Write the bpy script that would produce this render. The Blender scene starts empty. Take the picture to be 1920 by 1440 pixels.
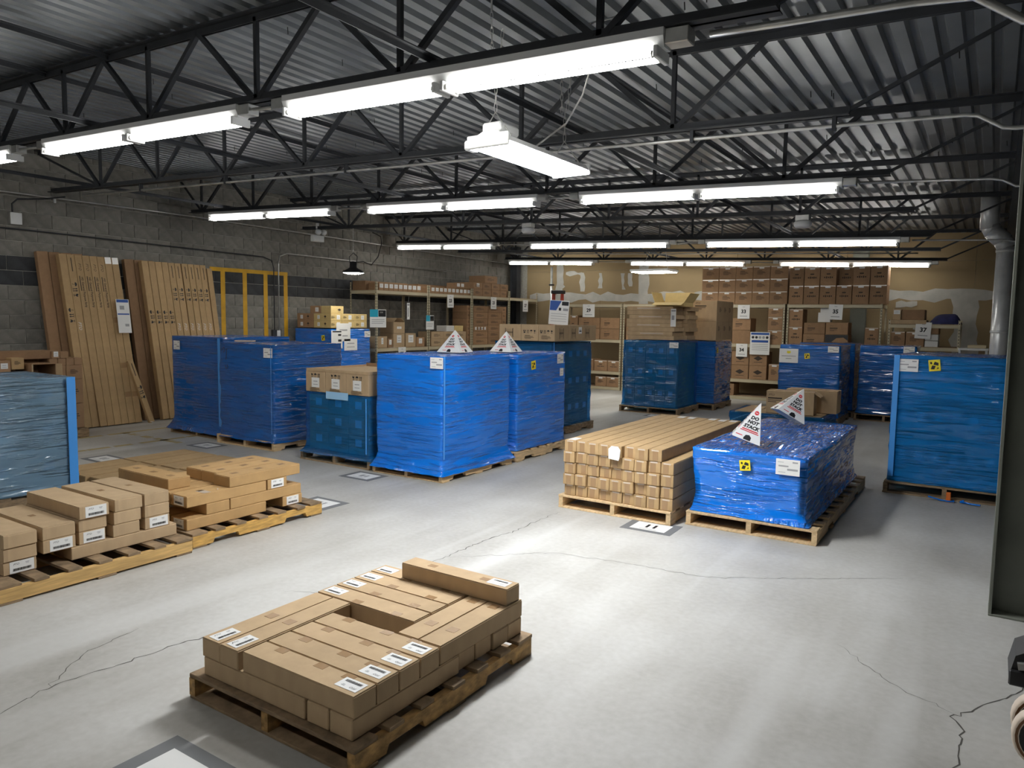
import bpy, math, random
from mathutils import Vector, Matrix, Euler, noise
random.seed(7)
PI = math.pi
SC = bpy.context.scene
COL = SC.collection

# ------------------------------------------------------------------ camera
F_PX, PIT, ROL, YAW, CAM_H = 1370.4, .0883904772, -.0147452686, .581687237, 1.7
cp, sp, cy, sy = math.cos(PIT), math.sin(PIT), math.cos(YAW), math.sin(YAW)
fw = Vector((-sy*cp, cy*cp, -sp)); rt = Vector((cy, sy, 0)); dn = fw.cross(rt)
c_, s_ = math.cos(ROL), math.sin(ROL)
r2 = c_*rt + s_*dn; d2 = -s_*rt + c_*dn
cam = bpy.data.cameras.new('camera'); cam.sensor_fit = 'HORIZONTAL'; cam.sensor_width = 36
cam.lens = 36*F_PX/1920; cam.clip_end = 200
co = bpy.data.objects.new('camera', cam); COL.objects.link(co)
M = Matrix((r2, -d2, -fw)).transposed().to_4x4(); M.translation = (0, 0, CAM_H)
co.matrix_world = M
SC.camera = co
# ------------------------------------------------------------------ world, exposure
w = bpy.data.worlds.new('world'); SC.world = w; w.use_nodes = True
w.node_tree.nodes['Background'].inputs[0].default_value = (.5, .55, .6, 1)
w.node_tree.nodes['Background'].inputs[1].default_value = .02
SC.view_settings.view_transform = 'Standard'; SC.view_settings.look = 'None'
SC.view_settings.gamma = 1; SC.view_settings.use_curve_mapping = False
SC.view_settings.exposure = 0.1
TUBE = 25.0          # radiance of the fluorescent tubes
LEDP = 150.0          # radiance of the hanging LED fixtures

# ------------------------------------------------------------------ materials
MATS = {}
def mat(name, col=(.5, .5, .5), rough=.6, metal=0., spec=.5, emit=None, noise_s=None, noise_a=.12, rnd=0., bump=None, stretch=(1, 1, 1), coat=0.):
    if name in MATS: return MATS[name]
    m = bpy.data.materials.new(name); m.use_nodes = True; MATS[name] = m
    nt = m.node_tree; N = nt.nodes; L = nt.links; b = N['Principled BSDF']
    b.inputs['Base Color'].default_value = (*col, 1); b.inputs['Roughness'].default_value = rough
    b.inputs['Metallic'].default_value = metal; b.inputs['Specular IOR Level'].default_value = spec
    if coat: b.inputs['Coat Weight'].default_value = coat; b.inputs['Coat Roughness'].default_value = .1
    if emit:
        b.inputs['Emission Color'].default_value = (*emit[:3], 1); b.inputs['Emission Strength'].default_value = emit[3]
    if noise_s or rnd or bump:
        tc = N.new('ShaderNodeTexCoord'); mp = N.new('ShaderNodeMapping'); mp.inputs['Scale'].default_value = stretch
        L.new(tc.outputs['Object'], mp.inputs[0]); src = None
        val = N.new('ShaderNodeMath'); val.operation = 'ADD'; val.inputs[0].default_value = 1.; val.inputs[1].default_value = 0
        if noise_s:
            n = N.new('ShaderNodeTexNoise'); n.inputs['Scale'].default_value = noise_s; n.inputs['Detail'].default_value = 5
            L.new(mp.outputs[0], n.inputs['Vector'])
            mr = N.new('ShaderNodeMapRange'); mr.inputs[1].default_value = .3; mr.inputs[2].default_value = .7
            mr.inputs[3].default_value = -noise_a; mr.inputs[4].default_value = noise_a
            L.new(n.outputs[0], mr.inputs[0]); L.new(mr.outputs[0], val.inputs[1])
        v = val
        if rnd:
            oi = N.new('ShaderNodeObjectInfo'); mr2 = N.new('ShaderNodeMapRange')
            mr2.inputs[3].default_value = -rnd; mr2.inputs[4].default_value = rnd
            L.new(oi.outputs['Random'], mr2.inputs[0])
            v = N.new('ShaderNodeMath'); v.operation = 'ADD'; L.new(val.outputs[0], v.inputs[0]); L.new(mr2.outputs[0], v.inputs[1])
        hs = N.new('ShaderNodeHueSaturation'); hs.inputs['Color'].default_value = (*col, 1)
        L.new(v.outputs[0], hs.inputs['Value']); L.new(hs.outputs[0], b.inputs['Base Color'])
        if bump:
            n2 = N.new('ShaderNodeTexNoise'); n2.inputs['Scale'].default_value = bump[0]; n2.inputs['Detail'].default_value = 3
            L.new(mp.outputs[0], n2.inputs['Vector'])
            bp = N.new('ShaderNodeBump'); bp.inputs['Strength'].default_value = bump[1]; bp.inputs['Distance'].default_value = bump[2]
            L.new(n2.outputs[0], bp.inputs['Height']); L.new(bp.outputs[0], b.inputs['Normal'])
    return m

def film(name, col, trans, tint, rough=.09, wrinkle=.05, spec=.5):
    """blue stretch film: glossy skin with drawn-out wrinkles, partly see-through"""
    m = bpy.data.materials.new(name); m.use_nodes = True; MATS[name] = m
    nt = m.node_tree; N = nt.nodes; L = nt.links; b = N['Principled BSDF']; out = N['Material Output']
    b.inputs['Roughness'].default_value = rough; b.inputs['Specular IOR Level'].default_value = spec; b.inputs['Coat Weight'].default_value = .7; b.inputs['Coat Roughness'].default_value = .05
    tc = N.new('ShaderNodeTexCoord')
    def nz(scale, rot, sc, det=4):
        mp = N.new('ShaderNodeMapping'); mp.inputs['Scale'].default_value = scale; mp.inputs['Rotation'].default_value = rot
        L.new(tc.outputs['Object'], mp.inputs[0])
        n = N.new('ShaderNodeTexNoise'); n.inputs['Scale'].default_value = sc; n.inputs['Detail'].default_value = det
        L.new(mp.outputs[0], n.inputs['Vector']); return n
    def ramp(n, a, b_, hi=1.):
        m_ = N.new('ShaderNodeMapRange'); m_.inputs[1].default_value = a; m_.inputs[2].default_value = b_; m_.inputs[4].default_value = hi
        L.new(n.outputs[0], m_.inputs[0]); return m_
    def op(o_, x, y):
        m_ = N.new('ShaderNodeMath'); m_.operation = o_; L.new(x.outputs[0], m_.inputs[0])
        if hasattr(y, 'outputs'): L.new(y.outputs[0], m_.inputs[1])
        else: m_.inputs[1].default_value = y
        return m_
    fine = ramp(nz((1.1, 1.1, 19), (.05, .07, 0), 2.2, 4), .48, .72); patch = ramp(nz((1, 1, 2.2), (.2, 0, 0), 2.6, 2), .44, .66)
    diag = ramp(nz((1.3, 1.3, 14), (-.22, .28, .2), 2.0, 3), .55, .72); soft = nz((.8, .8, 5), (.1, 0, 0), 1.6, 2)
    top_ = ramp(nz((18, 1.6, 2), (0, 0, .2), 2.2), .42, .72)
    gm = N.new('ShaderNodeNewGeometry'); sx = N.new('ShaderNodeSeparateXYZ'); L.new(gm.outputs['True Normal'], sx.inputs[0])
    tz = N.new('ShaderNodeMapRange'); tz.inputs[1].default_value = .5; tz.inputs[2].default_value = .9; L.new(sx.outputs[2], tz.inputs[0])
    hsum = op('ADD', op('ADD', op('MULTIPLY', fine, patch), op('MULTIPLY', diag, .6)), op('ADD', op('MULTIPLY', soft, .5), op('MULTIPLY', op('MULTIPLY', top_, tz), 1.2)))
    bp = N.new('ShaderNodeBump'); bp.inputs['Strength'].default_value = .8; bp.inputs['Distance'].default_value = wrinkle
    L.new(hsum.outputs[0], bp.inputs['Height']); L.new(bp.outputs[0], b.inputs['Normal']); L.new(bp.outputs[0], b.inputs['Coat Normal'])
    big = nz((.8, .8, 3.5), (0, 0, 0), 1.6, 2)
    cr = N.new('ShaderNodeMix'); cr.data_type = 'RGBA'
    cr.inputs[6].default_value = (*[x*.72 for x in col], 1); cr.inputs[7].default_value = (*[min(1, x*1.3+.004) for x in col], 1)
    L.new(big.outputs[0], cr.inputs[0]); L.new(cr.outputs[2], b.inputs['Base Color'])
    if trans > 0:
        tr = N.new('ShaderNodeBsdfTransparent'); tr.inputs[0].default_value = (*tint, 1)
        mx = N.new('ShaderNodeMixShader'); mx.inputs[0].default_value = trans
        L.new(b.outputs[0], mx.inputs[1]); L.new(tr.outputs[0], mx.inputs[2]); L.new(mx.outputs[0], out.inputs['Surface'])
    return m

CARD = mat('cardboard', (.485, .35, .21), .78, spec=.2, noise_s=14, noise_a=.07, rnd=.07, bump=(160, .08, .002), stretch=(1, 1, .4))
CARDO = mat('cardboard_golden', (.46, .31, .155), .7, spec=.3, noise_s=14, noise_a=.07, rnd=.07)
CARDG = mat('cardboard_bright_golden', (.48, .30, .13), .7, spec=.3, noise_s=14, noise_a=.07, rnd=.07)
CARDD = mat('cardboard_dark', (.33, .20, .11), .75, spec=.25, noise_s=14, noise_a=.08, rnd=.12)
CARD_YEL_LIT = mat('cardboard_yellow_and_lit', (.62, .46, .20), .7, spec=.3, noise_s=14, noise_a=.06)  # yellow card, also brown card with lamplight painted into its colour
PAPER = mat('paper', (.82, .82, .80), .5)
INK = mat('ink', (.012, .012, .014), .6)
INKB = mat('ink_brown', (.045, .03, .02), .7)
INKG = mat('ink_grey', (.35, .35, .36), .7)
RED = mat('print_red', (.62, .03, .04), .5)
TAPE = mat('packing_tape', (.36, .225, .115), .22, spec=.6)
TAPEW = mat('tape_clear', (.62, .52, .42), .15, spec=.8)
WOOD = mat('pine_fresh', (.60, .38, .14), .7, noise_s=5, noise_a=.22, rnd=.1, stretch=(14, 1.2, 14))
WOODP = mat('pine_pale', (.60, .43, .24), .7, noise_s=5, noise_a=.22, rnd=.12, stretch=(10, 1.2, 10))
WOODO = mat('wood_weathered', (.27, .185, .105), .8, noise_s=5, noise_a=.35, rnd=.2, stretch=(3, 3, 10))
STEEL = mat('joist_paint', (.030, .033, .038), .55, noise_s=6, noise_a=.2, spec=.4)
DECK = mat('roof_deck', (.145, .158, .17), .36, noise_s=2.5, noise_a=.18, spec=.5, metal=.3)
GALV = mat('galvanised', (.52, .52, .50), .38, metal=.75, noise_s=9, noise_a=.15)
WHITE = mat('white_enamel', (.75, .76, .76), .35)
CMU = mat('concrete_block', (.205, .195, .172), .9, noise_s=9, noise_a=.22, rnd=.14, bump=(70, .35, .006))
CMUD = mat('block_dark_paint', (.032, .034, .037), .7, noise_s=6, noise_a=.45, rnd=.2, bump=(70, .25, .006))
MORTAR = mat('mortar', (.36, .35, .31), .9, noise_s=20, noise_a=.15)
DRY = mat('drywall_paper', (.28, .205, .108), .85, noise_s=1.1, noise_a=.1, rnd=.05)
MUD = mat('joint_compound', (.42, .41, .37), .8, noise_s=4, noise_a=.14)
BEIGE = mat('shelf_steel', (.50, .44, .30), .45, noise_s=3, noise_a=.06)
BOARD = mat('particle_board', (.36, .26, .16), .8, noise_s=40, noise_a=.15)
HOLE = mat('slot_black', (.02, .02, .02), .8)
YEL = mat('yellow_paint', (.66, .36, .012), .6, noise_s=8, noise_a=.12)
YELF = mat('yellow_worn', (.43, .34, .16), .7, noise_s=8, noise_a=.2)
DUCT = mat('duct_metal', (.74, .75, .75), .3, metal=.35, noise_s=6, noise_a=.12)
REDL = mat('ladder_red', (.45, .04, .015), .4)
BLACK = mat('black_plastic', (.012, .012, .013), .45)
COLP = mat('column_paint', (.15, .158, .13), .55, noise_s=3, noise_a=.2)
NAVY = mat('navy_cloth', (.01, .012, .07), .85, noise_s=9, noise_a=.3)
BLUEP = mat('poster_blue', (.02, .09, .36), .5)
CYANP = mat('poster_cyan', (.02, .38, .55), .5)
YELS = mat('sticker_yellow', (.85, .72, .02), .45)
RUST = mat('rust', (.16, .06, .02), .8, noise_s=12, noise_a=.4)
TYRE = mat('polyurethane', (.62, .52, .42), .4)
TYREB = mat('tyre_rim', (.22, .10, .04), .5)
ORANGE = mat('orange_plastic', (.7, .16, .02), .5)
GREYM = mat('floor_mat_grey', (.17, .175, .18), .7)
BAND = mat('film_edge_band', (.07, .33, .82), .25, spec=.7)
TUBEM = mat('tube_glow', (.9, .9, .9), .4, emit=(1., .985, .94, TUBE))
LEDM2 = mat('led_glow_warm', (.9, .9, .9), .4, emit=(1., .96, .86, LEDP*.3))
LEDM = mat('led_glow', (.9, .9, .9), .4, emit=(.96, .98, 1., LEDP))
F_BLUE = film('film_blue', (.0005, .175, .72), 0, (1, 1, 1))
F_DEEP = film('film_deep', (.0005, .105, .40), 0, (1, 1, 1))
F_TEAL = film('film_teal', (.001, .14, .42), .5, (.22, .62, 1.))
F_CYAN = film('film_cyan', (.001, .22, .68), .42, (.2, .62, 1.))
F_CLEAR = film('film_pale', (.20, .34, .48), .30, (.45, .7, .98), rough=.08, wrinkle=.08, spec=1.)

def concrete():
    m = bpy.data.materials.new('concrete_floor'); m.use_nodes = True; MATS['concrete'] = m
    nt = m.node_tree; N = nt.nodes; L = nt.links; b = N['Principled BSDF']
    tc = N.new('ShaderNodeTexCoord')
    def nz(scale, sc, det, rot=0):
        mp = N.new('ShaderNodeMapping'); mp.inputs['Scale'].default_value = scale; mp.inputs['Rotation'].default_value = (0, 0, rot)
        L.new(tc.outputs['Object'], mp.inputs[0]); n = N.new('ShaderNodeTexNoise'); n.inputs['Scale'].default_value = sc
        n.inputs['Detail'].default_value = det; L.new(mp.outputs[0], n.inputs['Vector']); return n
    a = nz((1, 1, 1), .7, 6); s = nz((1, .25, 1), 2.2, 5, .5); f = nz((1, 1, 1), 26, 4)
    st = nz((1, .08, 1), 3.0, 2, .25)
    m1 = N.new('ShaderNodeMix'); m1.data_type = 'RGBA'
    m1.inputs[6].default_value = (.33, .315, .28, 1); m1.inputs[7].default_value = (.555, .55, .525, 1)
    mix = N.new('ShaderNodeMath'); mix.operation = 'MULTIPLY_ADD'; mix.inputs[1].default_value = .55
    L.new(a.outputs[0], mix.inputs[0])
    m3 = N.new('ShaderNodeMath'); m3.operation = 'MULTIPLY'; m3.inputs[1].default_value = .3; L.new(s.outputs[0], m3.inputs[0])
    m4 = N.new('ShaderNodeMath'); m4.operation = 'MULTIPLY_ADD'; m4.inputs[1].default_value = .15
    L.new(f.outputs[0], m4.inputs[0]); L.new(m3.outputs[0], m4.inputs[2]); L.new(m4.outputs[0], mix.inputs[2])
    mr = N.new('ShaderNodeMapRange'); mr.inputs[1].default_value = .36; mr.inputs[2].default_value = .62
    L.new(mix.outputs[0], mr.inputs[0]); L.new(mr.outputs[0], m1.inputs[0])
    sc = N.new('ShaderNodeMapRange'); sc.inputs[1].default_value = .56; sc.inputs[2].default_value = .72; sc.inputs[4].default_value = .5
    L.new(st.outputs[0], sc.inputs[0])
    m2 = N.new('ShaderNodeMix'); m2.data_type = 'RGBA'; m2.inputs[7].default_value = (.62, .62, .60, 1)
    L.new(sc.outputs[0], m2.inputs[0]); L.new(m1.outputs[2], m2.inputs[6]); L.new(m2.outputs[2], b.inputs['Base Color'])
    rr = N.new('ShaderNodeMapRange'); rr.inputs[3].default_value = .42; rr.inputs[4].default_value = .62
    L.new(a.outputs[0], rr.inputs[0]); L.new(rr.outputs[0], b.inputs['Roughness'])
    bp = N.new('ShaderNodeBump'); bp.inputs['Strength'].default_value = .12; bp.inputs['Distance'].default_value = .004
    L.new(f.outputs[0], bp.inputs['Height']); L.new(bp.outputs[0], b.inputs['Normal'])
    return m
CONC = concrete()

# ------------------------------------------------------------------ mesh helpers
class MB:
    def __init__(s): s.v = []; s.f = []; s.m = []
    def quad(s, a, b, c, d, m=0):
        n = len(s.v); s.v += [a, b, c, d]; s.f.append((n, n+1, n+2, n+3)); s.m.append(m)
    def poly(s, pts, m=0):
        n = len(s.v); s.v += pts; s.f.append(tuple(range(n, n+len(pts)))); s.m.append(m)
    def box(s, x0, x1, y0, y1, z0, z1, m=0):
        n = len(s.v)
        s.v += [(x0, y0, z0), (x1, y0, z0), (x1, y1, z0), (x0, y1, z0), (x0, y0, z1), (x1, y0, z1), (x1, y1, z1), (x0, y1, z1)]
        for q in ((0, 3, 2, 1), (4, 5, 6, 7), (0, 1, 5, 4), (1, 2, 6, 5), (2, 3, 7, 6), (3, 0, 4, 7)):
            s.f.append(tuple(n+i for i in q)); s.m.append(m)
        return s
    def cbox(s, x0, x1, y0, y1, z0, z1, c=.004, m=0):
        n = len(s.v); X = (x0, x1); Y = (y0, y1); Z = (z0, z1); ix = {}
        for i in (0, 1):
            for j in (0, 1):
                for k in (0, 1):
                    sx, sy_, sz = (1, -1)[i], (1, -1)[j], (1, -1)[k]
                    for ax, p in enumerate(((X[i], Y[j]+sy_*c, Z[k]+sz*c), (X[i]+sx*c, Y[j], Z[k]+sz*c), (X[i]+sx*c, Y[j]+sy_*c, Z[k]))):
                        ix[i, j, k, ax] = len(s.v); s.v.append(p)
        def add(*q): s.f.append(q); s.m.append(m)
        I = ix
        for t in (0, 1):
            q = [I[t, 0, 0, 0], I[t, 1, 0, 0], I[t, 1, 1, 0], I[t, 0, 1, 0]]; add(*(q if t else q[::-1]))
            q = [I[0, t, 0, 1], I[0, t, 1, 1], I[1, t, 1, 1], I[1, t, 0, 1]]; add(*(q if t else q[::-1]))
            q = [I[0, 0, t, 2], I[1, 0, t, 2], I[1, 1, t, 2], I[0, 1, t, 2]]; add(*(q if t else q[::-1]))
        for a in (0, 1):
            for b in (0, 1):
                fl = (a == b)
                q = [I[a, b, 0, 0], I[a, b, 0, 1], I[a, b, 1, 1], I[a, b, 1, 0]]; add(*(q if fl else q[::-1]))
                q = [I[a, 0, b, 0], I[a, 1, b, 0], I[a, 1, b, 2], I[a, 0, b, 2]]; add(*(q if fl else q[::-1]))
                q = [I[0, a, b, 1], I[0, a, b, 2], I[1, a, b, 2], I[1, a, b, 1]]; add(*(q if fl else q[::-1]))
        for i in (0, 1):
            for j in (0, 1):
                for k in (0, 1):
                    q = [I[i, j, k, 0], I[i, j, k, 1], I[i, j, k, 2]]; add(*(q if (i+j+k) % 2 else q[::-1]))
        return s
    def beam(s, a, b, wd, ht, m=0, up=(0, 0, 1)):
        a = Vector(a); b = Vector(b); d = (b-a).normalized(); u = Vector(up)
        if abs(d.dot(u)) > .98: u = Vector((0, 1, 0))
        x = d.cross(u).normalized(); u = x.cross(d).normalized(); n = len(s.v)
        for p in (a, b):
            for sx, sz in ((-1, -1), (1, -1), (1, 1), (-1, 1)): s.v.append(tuple(p+x*sx*wd/2+u*sz*ht/2))
        for q in ((0, 1, 2, 3), (7, 6, 5, 4), (0, 4, 5, 1), (1, 5, 6, 2), (2, 6, 7, 3), (3, 7, 4, 0)):
            s.f.append(tuple(n+i for i in q)); s.m.append(m)
        return s
    def tube(s, pts, r, k=8, m=0, cap=True):
        pts = [Vector(p) for p in pts]; rings = []; ref = None
        for i, p in enumerate(pts):
            d = (pts[min(i+1, len(pts)-1)]-pts[max(i-1, 0)]).normalized()
            if ref is None or abs(ref.dot(d)) > .95: ref = Vector((0, 0, 1)) if abs(d.z) < .9 else Vector((1, 0, 0))
            x = d.cross(ref).normalized(); y = x.cross(d); rr = r[i] if isinstance(r, (list, tuple)) else r
            n = len(s.v); s.v += [tuple(p+x*math.cos(2*PI*j/k)*rr+y*math.sin(2*PI*j/k)*rr) for j in range(k)]; rings.append(n)
        for a, b in zip(rings, rings[1:]):
            for j in range(k): s.f.append((a+j, a+(j+1) % k, b+(j+1) % k, b+j)); s.m.append(m)
        if cap:
            s.f.append(tuple(rings[0]+j for j in reversed(range(k)))); s.m.append(m)
            s.f.append(tuple(rings[-1]+j for j in range(k))); s.m.append(m)
        return s
    def prism(s, prof, y0, y1, m=0, axis='y'):
        """profile in (u, z), swept along y (or x)"""
        n = len(s.v); k = len(prof)
        P = (lambda u, z, t: (u, t, z)) if axis == 'y' else (lambda u, z, t: (t, u, z))
        s.v += [P(u, z, y0) for u, z in prof]+[P(u, z, y1) for u, z in prof]
        for i in range(k): s.f.append((n+i, n+(i+1) % k, n+k+(i+1) % k, n+k+i)); s.m.append(m)
        s.f.append(tuple(n+i for i in reversed(range(k)))); s.m.append(m); s.f.append(tuple(n+k+i for i in range(k))); s.m.append(m)
        return s
    def lathe(s, prof, k=16, c=(0, 0, 0), m=0):
        n = len(s.v)
        for r, z in prof: s.v += [(c[0]+r*math.cos(2*PI*j/k), c[1]+r*math.sin(2*PI*j/k), c[2]+z) for j in range(k)]
        for i in range(len(prof)-1):
            for j in range(k): s.f.append((n+i*k+j, n+i*k+(j+1) % k, n+(i+1)*k+(j+1) % k, n+(i+1)*k+j)); s.m.append(m)
        return s
    def add(s, me, M_, mi):
        n = len(s.v); s.v += [tuple(M_ @ v.co) for v in me.vertices]
        for p in me.polygons: s.f.append(tuple(n+i for i in p.vertices)); s.m.append(mi)
        return s
    def mesh(s, name, mats, smooth=False):
        me = bpy.data.meshes.new(name); me.from_pydata(s.v, [], s.f)
        for m in mats: me.materials.append(m)
        if len(mats) > 1: me.polygons.foreach_set('material_index', s.m)
        if smooth: me.polygons.foreach_set('use_smooth', [True]*len(s.f))
        me.update(); return me

def obj(name, me, parent=None, loc=(0, 0, 0), rot=(0, 0, 0), mats=None, smooth=False):
    if isinstance(me, MB): me = me.mesh(name, mats if isinstance(mats, (list, tuple)) else [mats], smooth)
    o = bpy.data.objects.new(name, me); COL.objects.link(o); o.location = loc; o.rotation_euler = rot
    if parent: o.parent = parent
    return o
def tag(o, label, cat, group=None):
    o['label'] = label; o['category'] = cat
    if group: o['group'] = group
    return o
def thing(name, label, cat, loc=(0, 0, 0), rot=(0, 0, 0), group=None):
    o = bpy.data.objects.new(name, None); COL.objects.link(o); o.location = loc; o.rotation_euler = rot; o.empty_display_size = .1
    return tag(o, label, cat, group)
def struct(o): o['kind'] = 'structure'; return o
def stuff(o): o['kind'] = 'stuff'; return o
CACHE = {}
def cached(key, fn):
    if key not in CACHE: CACHE[key] = fn()
    return CACHE[key]
ORD = ['first', 'second', 'third', 'fourth', 'fifth', 'sixth', 'seventh', 'eighth', 'ninth', 'tenth', 'eleventh', 'twelfth']

# text as mesh
def text_mesh(t, size=.1, shear=0., bold=0.):
    def make():
        cu = bpy.data.curves.new('t', 'FONT'); cu.body = t; cu.size = size; cu.shear = shear; cu.resolution_u = 2
        cu.align_x = 'CENTER'; cu.align_y = 'CENTER'; cu.offset = bold
        o = bpy.data.objects.new('t', cu); me = bpy.data.meshes.new_from_object(o); bpy.data.objects.remove(o); return me
    return cached(('txt', t, size, shear, bold), make)
def T(x, y, z=.0006, s=1., r=0.): return Matrix.Translation((x, y, z)) @ Matrix.Rotation(r, 4, 'Z') @ Matrix.Scale(s, 4)
FACE = {'+x': (PI/2, 0, PI/2), '-x': (PI/2, 0, -PI/2), '-y': (PI/2, 0, 0), '+y': (PI/2, 0, PI), '+z': (0, 0, 0)}
def rect(mb, cx, cy_, w_, h, m=0, z=.0006): mb.quad((cx-w_/2, cy_-h/2, z), (cx+w_/2, cy_-h/2, z), (cx+w_/2, cy_+h/2, z), (cx-w_/2, cy_+h/2, z), m)

def label_mesh(w_, h, kind):
    def make():
        mb = MB(); mb.box(-w_/2, w_/2, -h/2, h/2, -.0004, .0004, 0); r = random.Random(kind+str(w_))
        if kind == 'box':      # logo above a wide bar code
            mb.add(text_mesh('PTO', .1, .35), T(-w_*.24, h*.24, .0012, h*2.3), 1)
            rect(mb, w_*.22, h*.27, w_*.16, h*.05, 2, .0012); rect(mb, w_*.22, h*.17, w_*.12, h*.04, 2, .0012)
            x = -w_*.36
            while x < w_*.38:
                b = w_*r.choice((.008, .014, .02)); rect(mb, x, -h*.22, b, h*.22, 1, .0012); x += b+w_*r.choice((.006, .01, .014))
        elif kind == 'ship':   # pallet shipping label
            rect(mb, w_*.3, h*.33, w_*.22, h*.09, 2, .0012); rect(mb, -w_*.18, h*.06, w_*.42, h*.09, 2, .0012)
            rect(mb, w_*.2, -h*.14, w_*.44, h*.12, 2, .0012); rect(mb, -w_*.24, -h*.33, w_*.3, h*.03, 2, .0012); rect(mb, -w_*.3, h*.3, w_*.25, h*.03, 2, .0012)
        elif kind == 'plain':
            rect(mb, 0, h*.1, w_*.6, h*.07, 2, .0012); rect(mb, 0, -h*.12, w_*.7, h*.16, 1, .0012)
        elif kind == 'tick':
            rect(mb, 0, h*.12, w_*.55, h*.08, 2, .0012); rect(mb, 0, -h*.2, w_*.6, h*.06, 2, .0012)
        return mb.mesh('label', [PAPER, INK, INKG])
    return cached(('lab', w_, h, kind), make)
def icon_mesh(h, order='ufa'):
    """care marks: arrows, umbrella, glass"""
    def make():
        mb = MB(); x = -h*1.15*(len(order)-1)/2
        for ch in order:
            def q(*p): mb.poly([(x+a*h, b*h, .0008) for a, b in p])
            if ch == 'a':
                for dx in (-.22, .22):
                    q((dx-.07, -.4), (dx+.07, -.4), (dx+.07, .15), (dx-.07, .15)); q((dx-.19, .15), (dx+.19, .15), (dx, .48))
                q((-.42, -.5), (.42, -.5), (.42, -.43), (-.42, -.43))
            elif ch == 'u':
                q((-.45, .1), (-.2, .02), (0, .1), (.2, .02), (.45, .1), (.32, .34), (.1, .45), (-.1, .45), (-.32, .34))
                q((-.04, -.4), (.04, -.4), (.04, .1), (-.04, .1)); q((-.2, -.48), (.04, -.48), (.04, -.4), (-.2, -.4))
            elif ch == 'g':
                q((-.28, .45), (-.3, .1), (-.06, -.12), (.06, -.12), (.3, .1), (.28, .45), (.08, .25), (-.04, .4)); q((-.05, -.4), (.05, -.4), (.05, -.12), (-.05, -.12)); q((-.25, -.5), (.25, -.5), (.25, -.4), (-.25, -.4))
            elif ch == 'f':
                q((-.3, -.45), (.3, -.45), (.3, -.1), (-.3, -.1)); q((-.4, -.02), (-.1, -.02), (-.1, .35), (-.25, .45), (-.4, .3)); q((.1, -.02), (.4, -.02), (.4, .3), (.25, .45), (.1, .35))
            x += h*1.15
        return mb.mesh('care_marks', [INK])
    return cached(('ico', h, order), make)
def print_mesh(w_, h, kind):
    """print on a carton: logo and lines of small type"""
    def make():
        mb = MB(); r = random.Random(kind)
        if kind == 'logo':
            mb.add(text_mesh('PTO', .1, .35), T(-w_*.3, h*.3, .0008, w_*1.6), 0)
            rect(mb, -w_*.1, 0, w_*.75, h*.13, 0); rect(mb, -w_*.12, -h*.2, w_*.7, h*.06, 0); rect(mb, -w_*.25, -h*.36, w_*.45, h*.06, 0)
        elif kind == 'lines':
            for i, l in enumerate((.5, .8, .9, .6)): rect(mb, -w_*(1-l)*.4, h*(.36-.24*i), w_*l, h*.1, 0)
        elif kind == 'crate':
            rect(mb, 0, h*.28, w_*.4, h*.18, 0)
            for i in range(5): rect(mb, w_*(-.4+.2*i), -h*.25, w_*.13, h*(.2+.1*(i % 2)), 0)
        elif kind == 'panel':
            for a, b, c, d in ((-.4, -.4, .05, .9), (.25, -.35, .05, .9), (-.1, .42, .7, .04), (-.1, -.42, .7, .04)): rect(mb, w_*a, h*(b*.1), w_*c, h*d, 0)
            for i in range(6): rect(mb, w_*(-.3+i*.1), 0, w_*.015, h*.7, 0)
        elif kind == 'diamond':
            mb.poly([(-w_*.5, 0, .0008), (0, -h*.5, .0008), (w_*.5, 0, .0008), (0, h*.5, .0008)]); rect(mb, 0, -h*.8, w_*.9, h*.1, 0)
        return mb.mesh('print', [INKB])
    return cached(('prt', w_, h, kind), make)
def on(parent, face, me, name, u=0., v=0., dims=(1, 1, 1), roll=0., off=.0012, label=None):
    """fix a flat mesh on a face of a box of size dims whose origin is bottom centre"""
    lx, ly, lz = dims
    p = {'+x': (lx/2+off, u, lz/2+v), '-x': (-lx/2-off, -u, lz/2+v), '-y': (u, -ly/2-off, lz/2+v), '+y': (-u, ly/2+off, lz/2+v), '+z': (u, v, lz+off)}[face]
    o = obj(name, me, parent, p); o.rotation_euler = (Euler(FACE[face]).to_matrix() @ Matrix.Rotation(roll, 3, 'Z')).to_euler()
    if label: o['label'] = label
    return o

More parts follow.
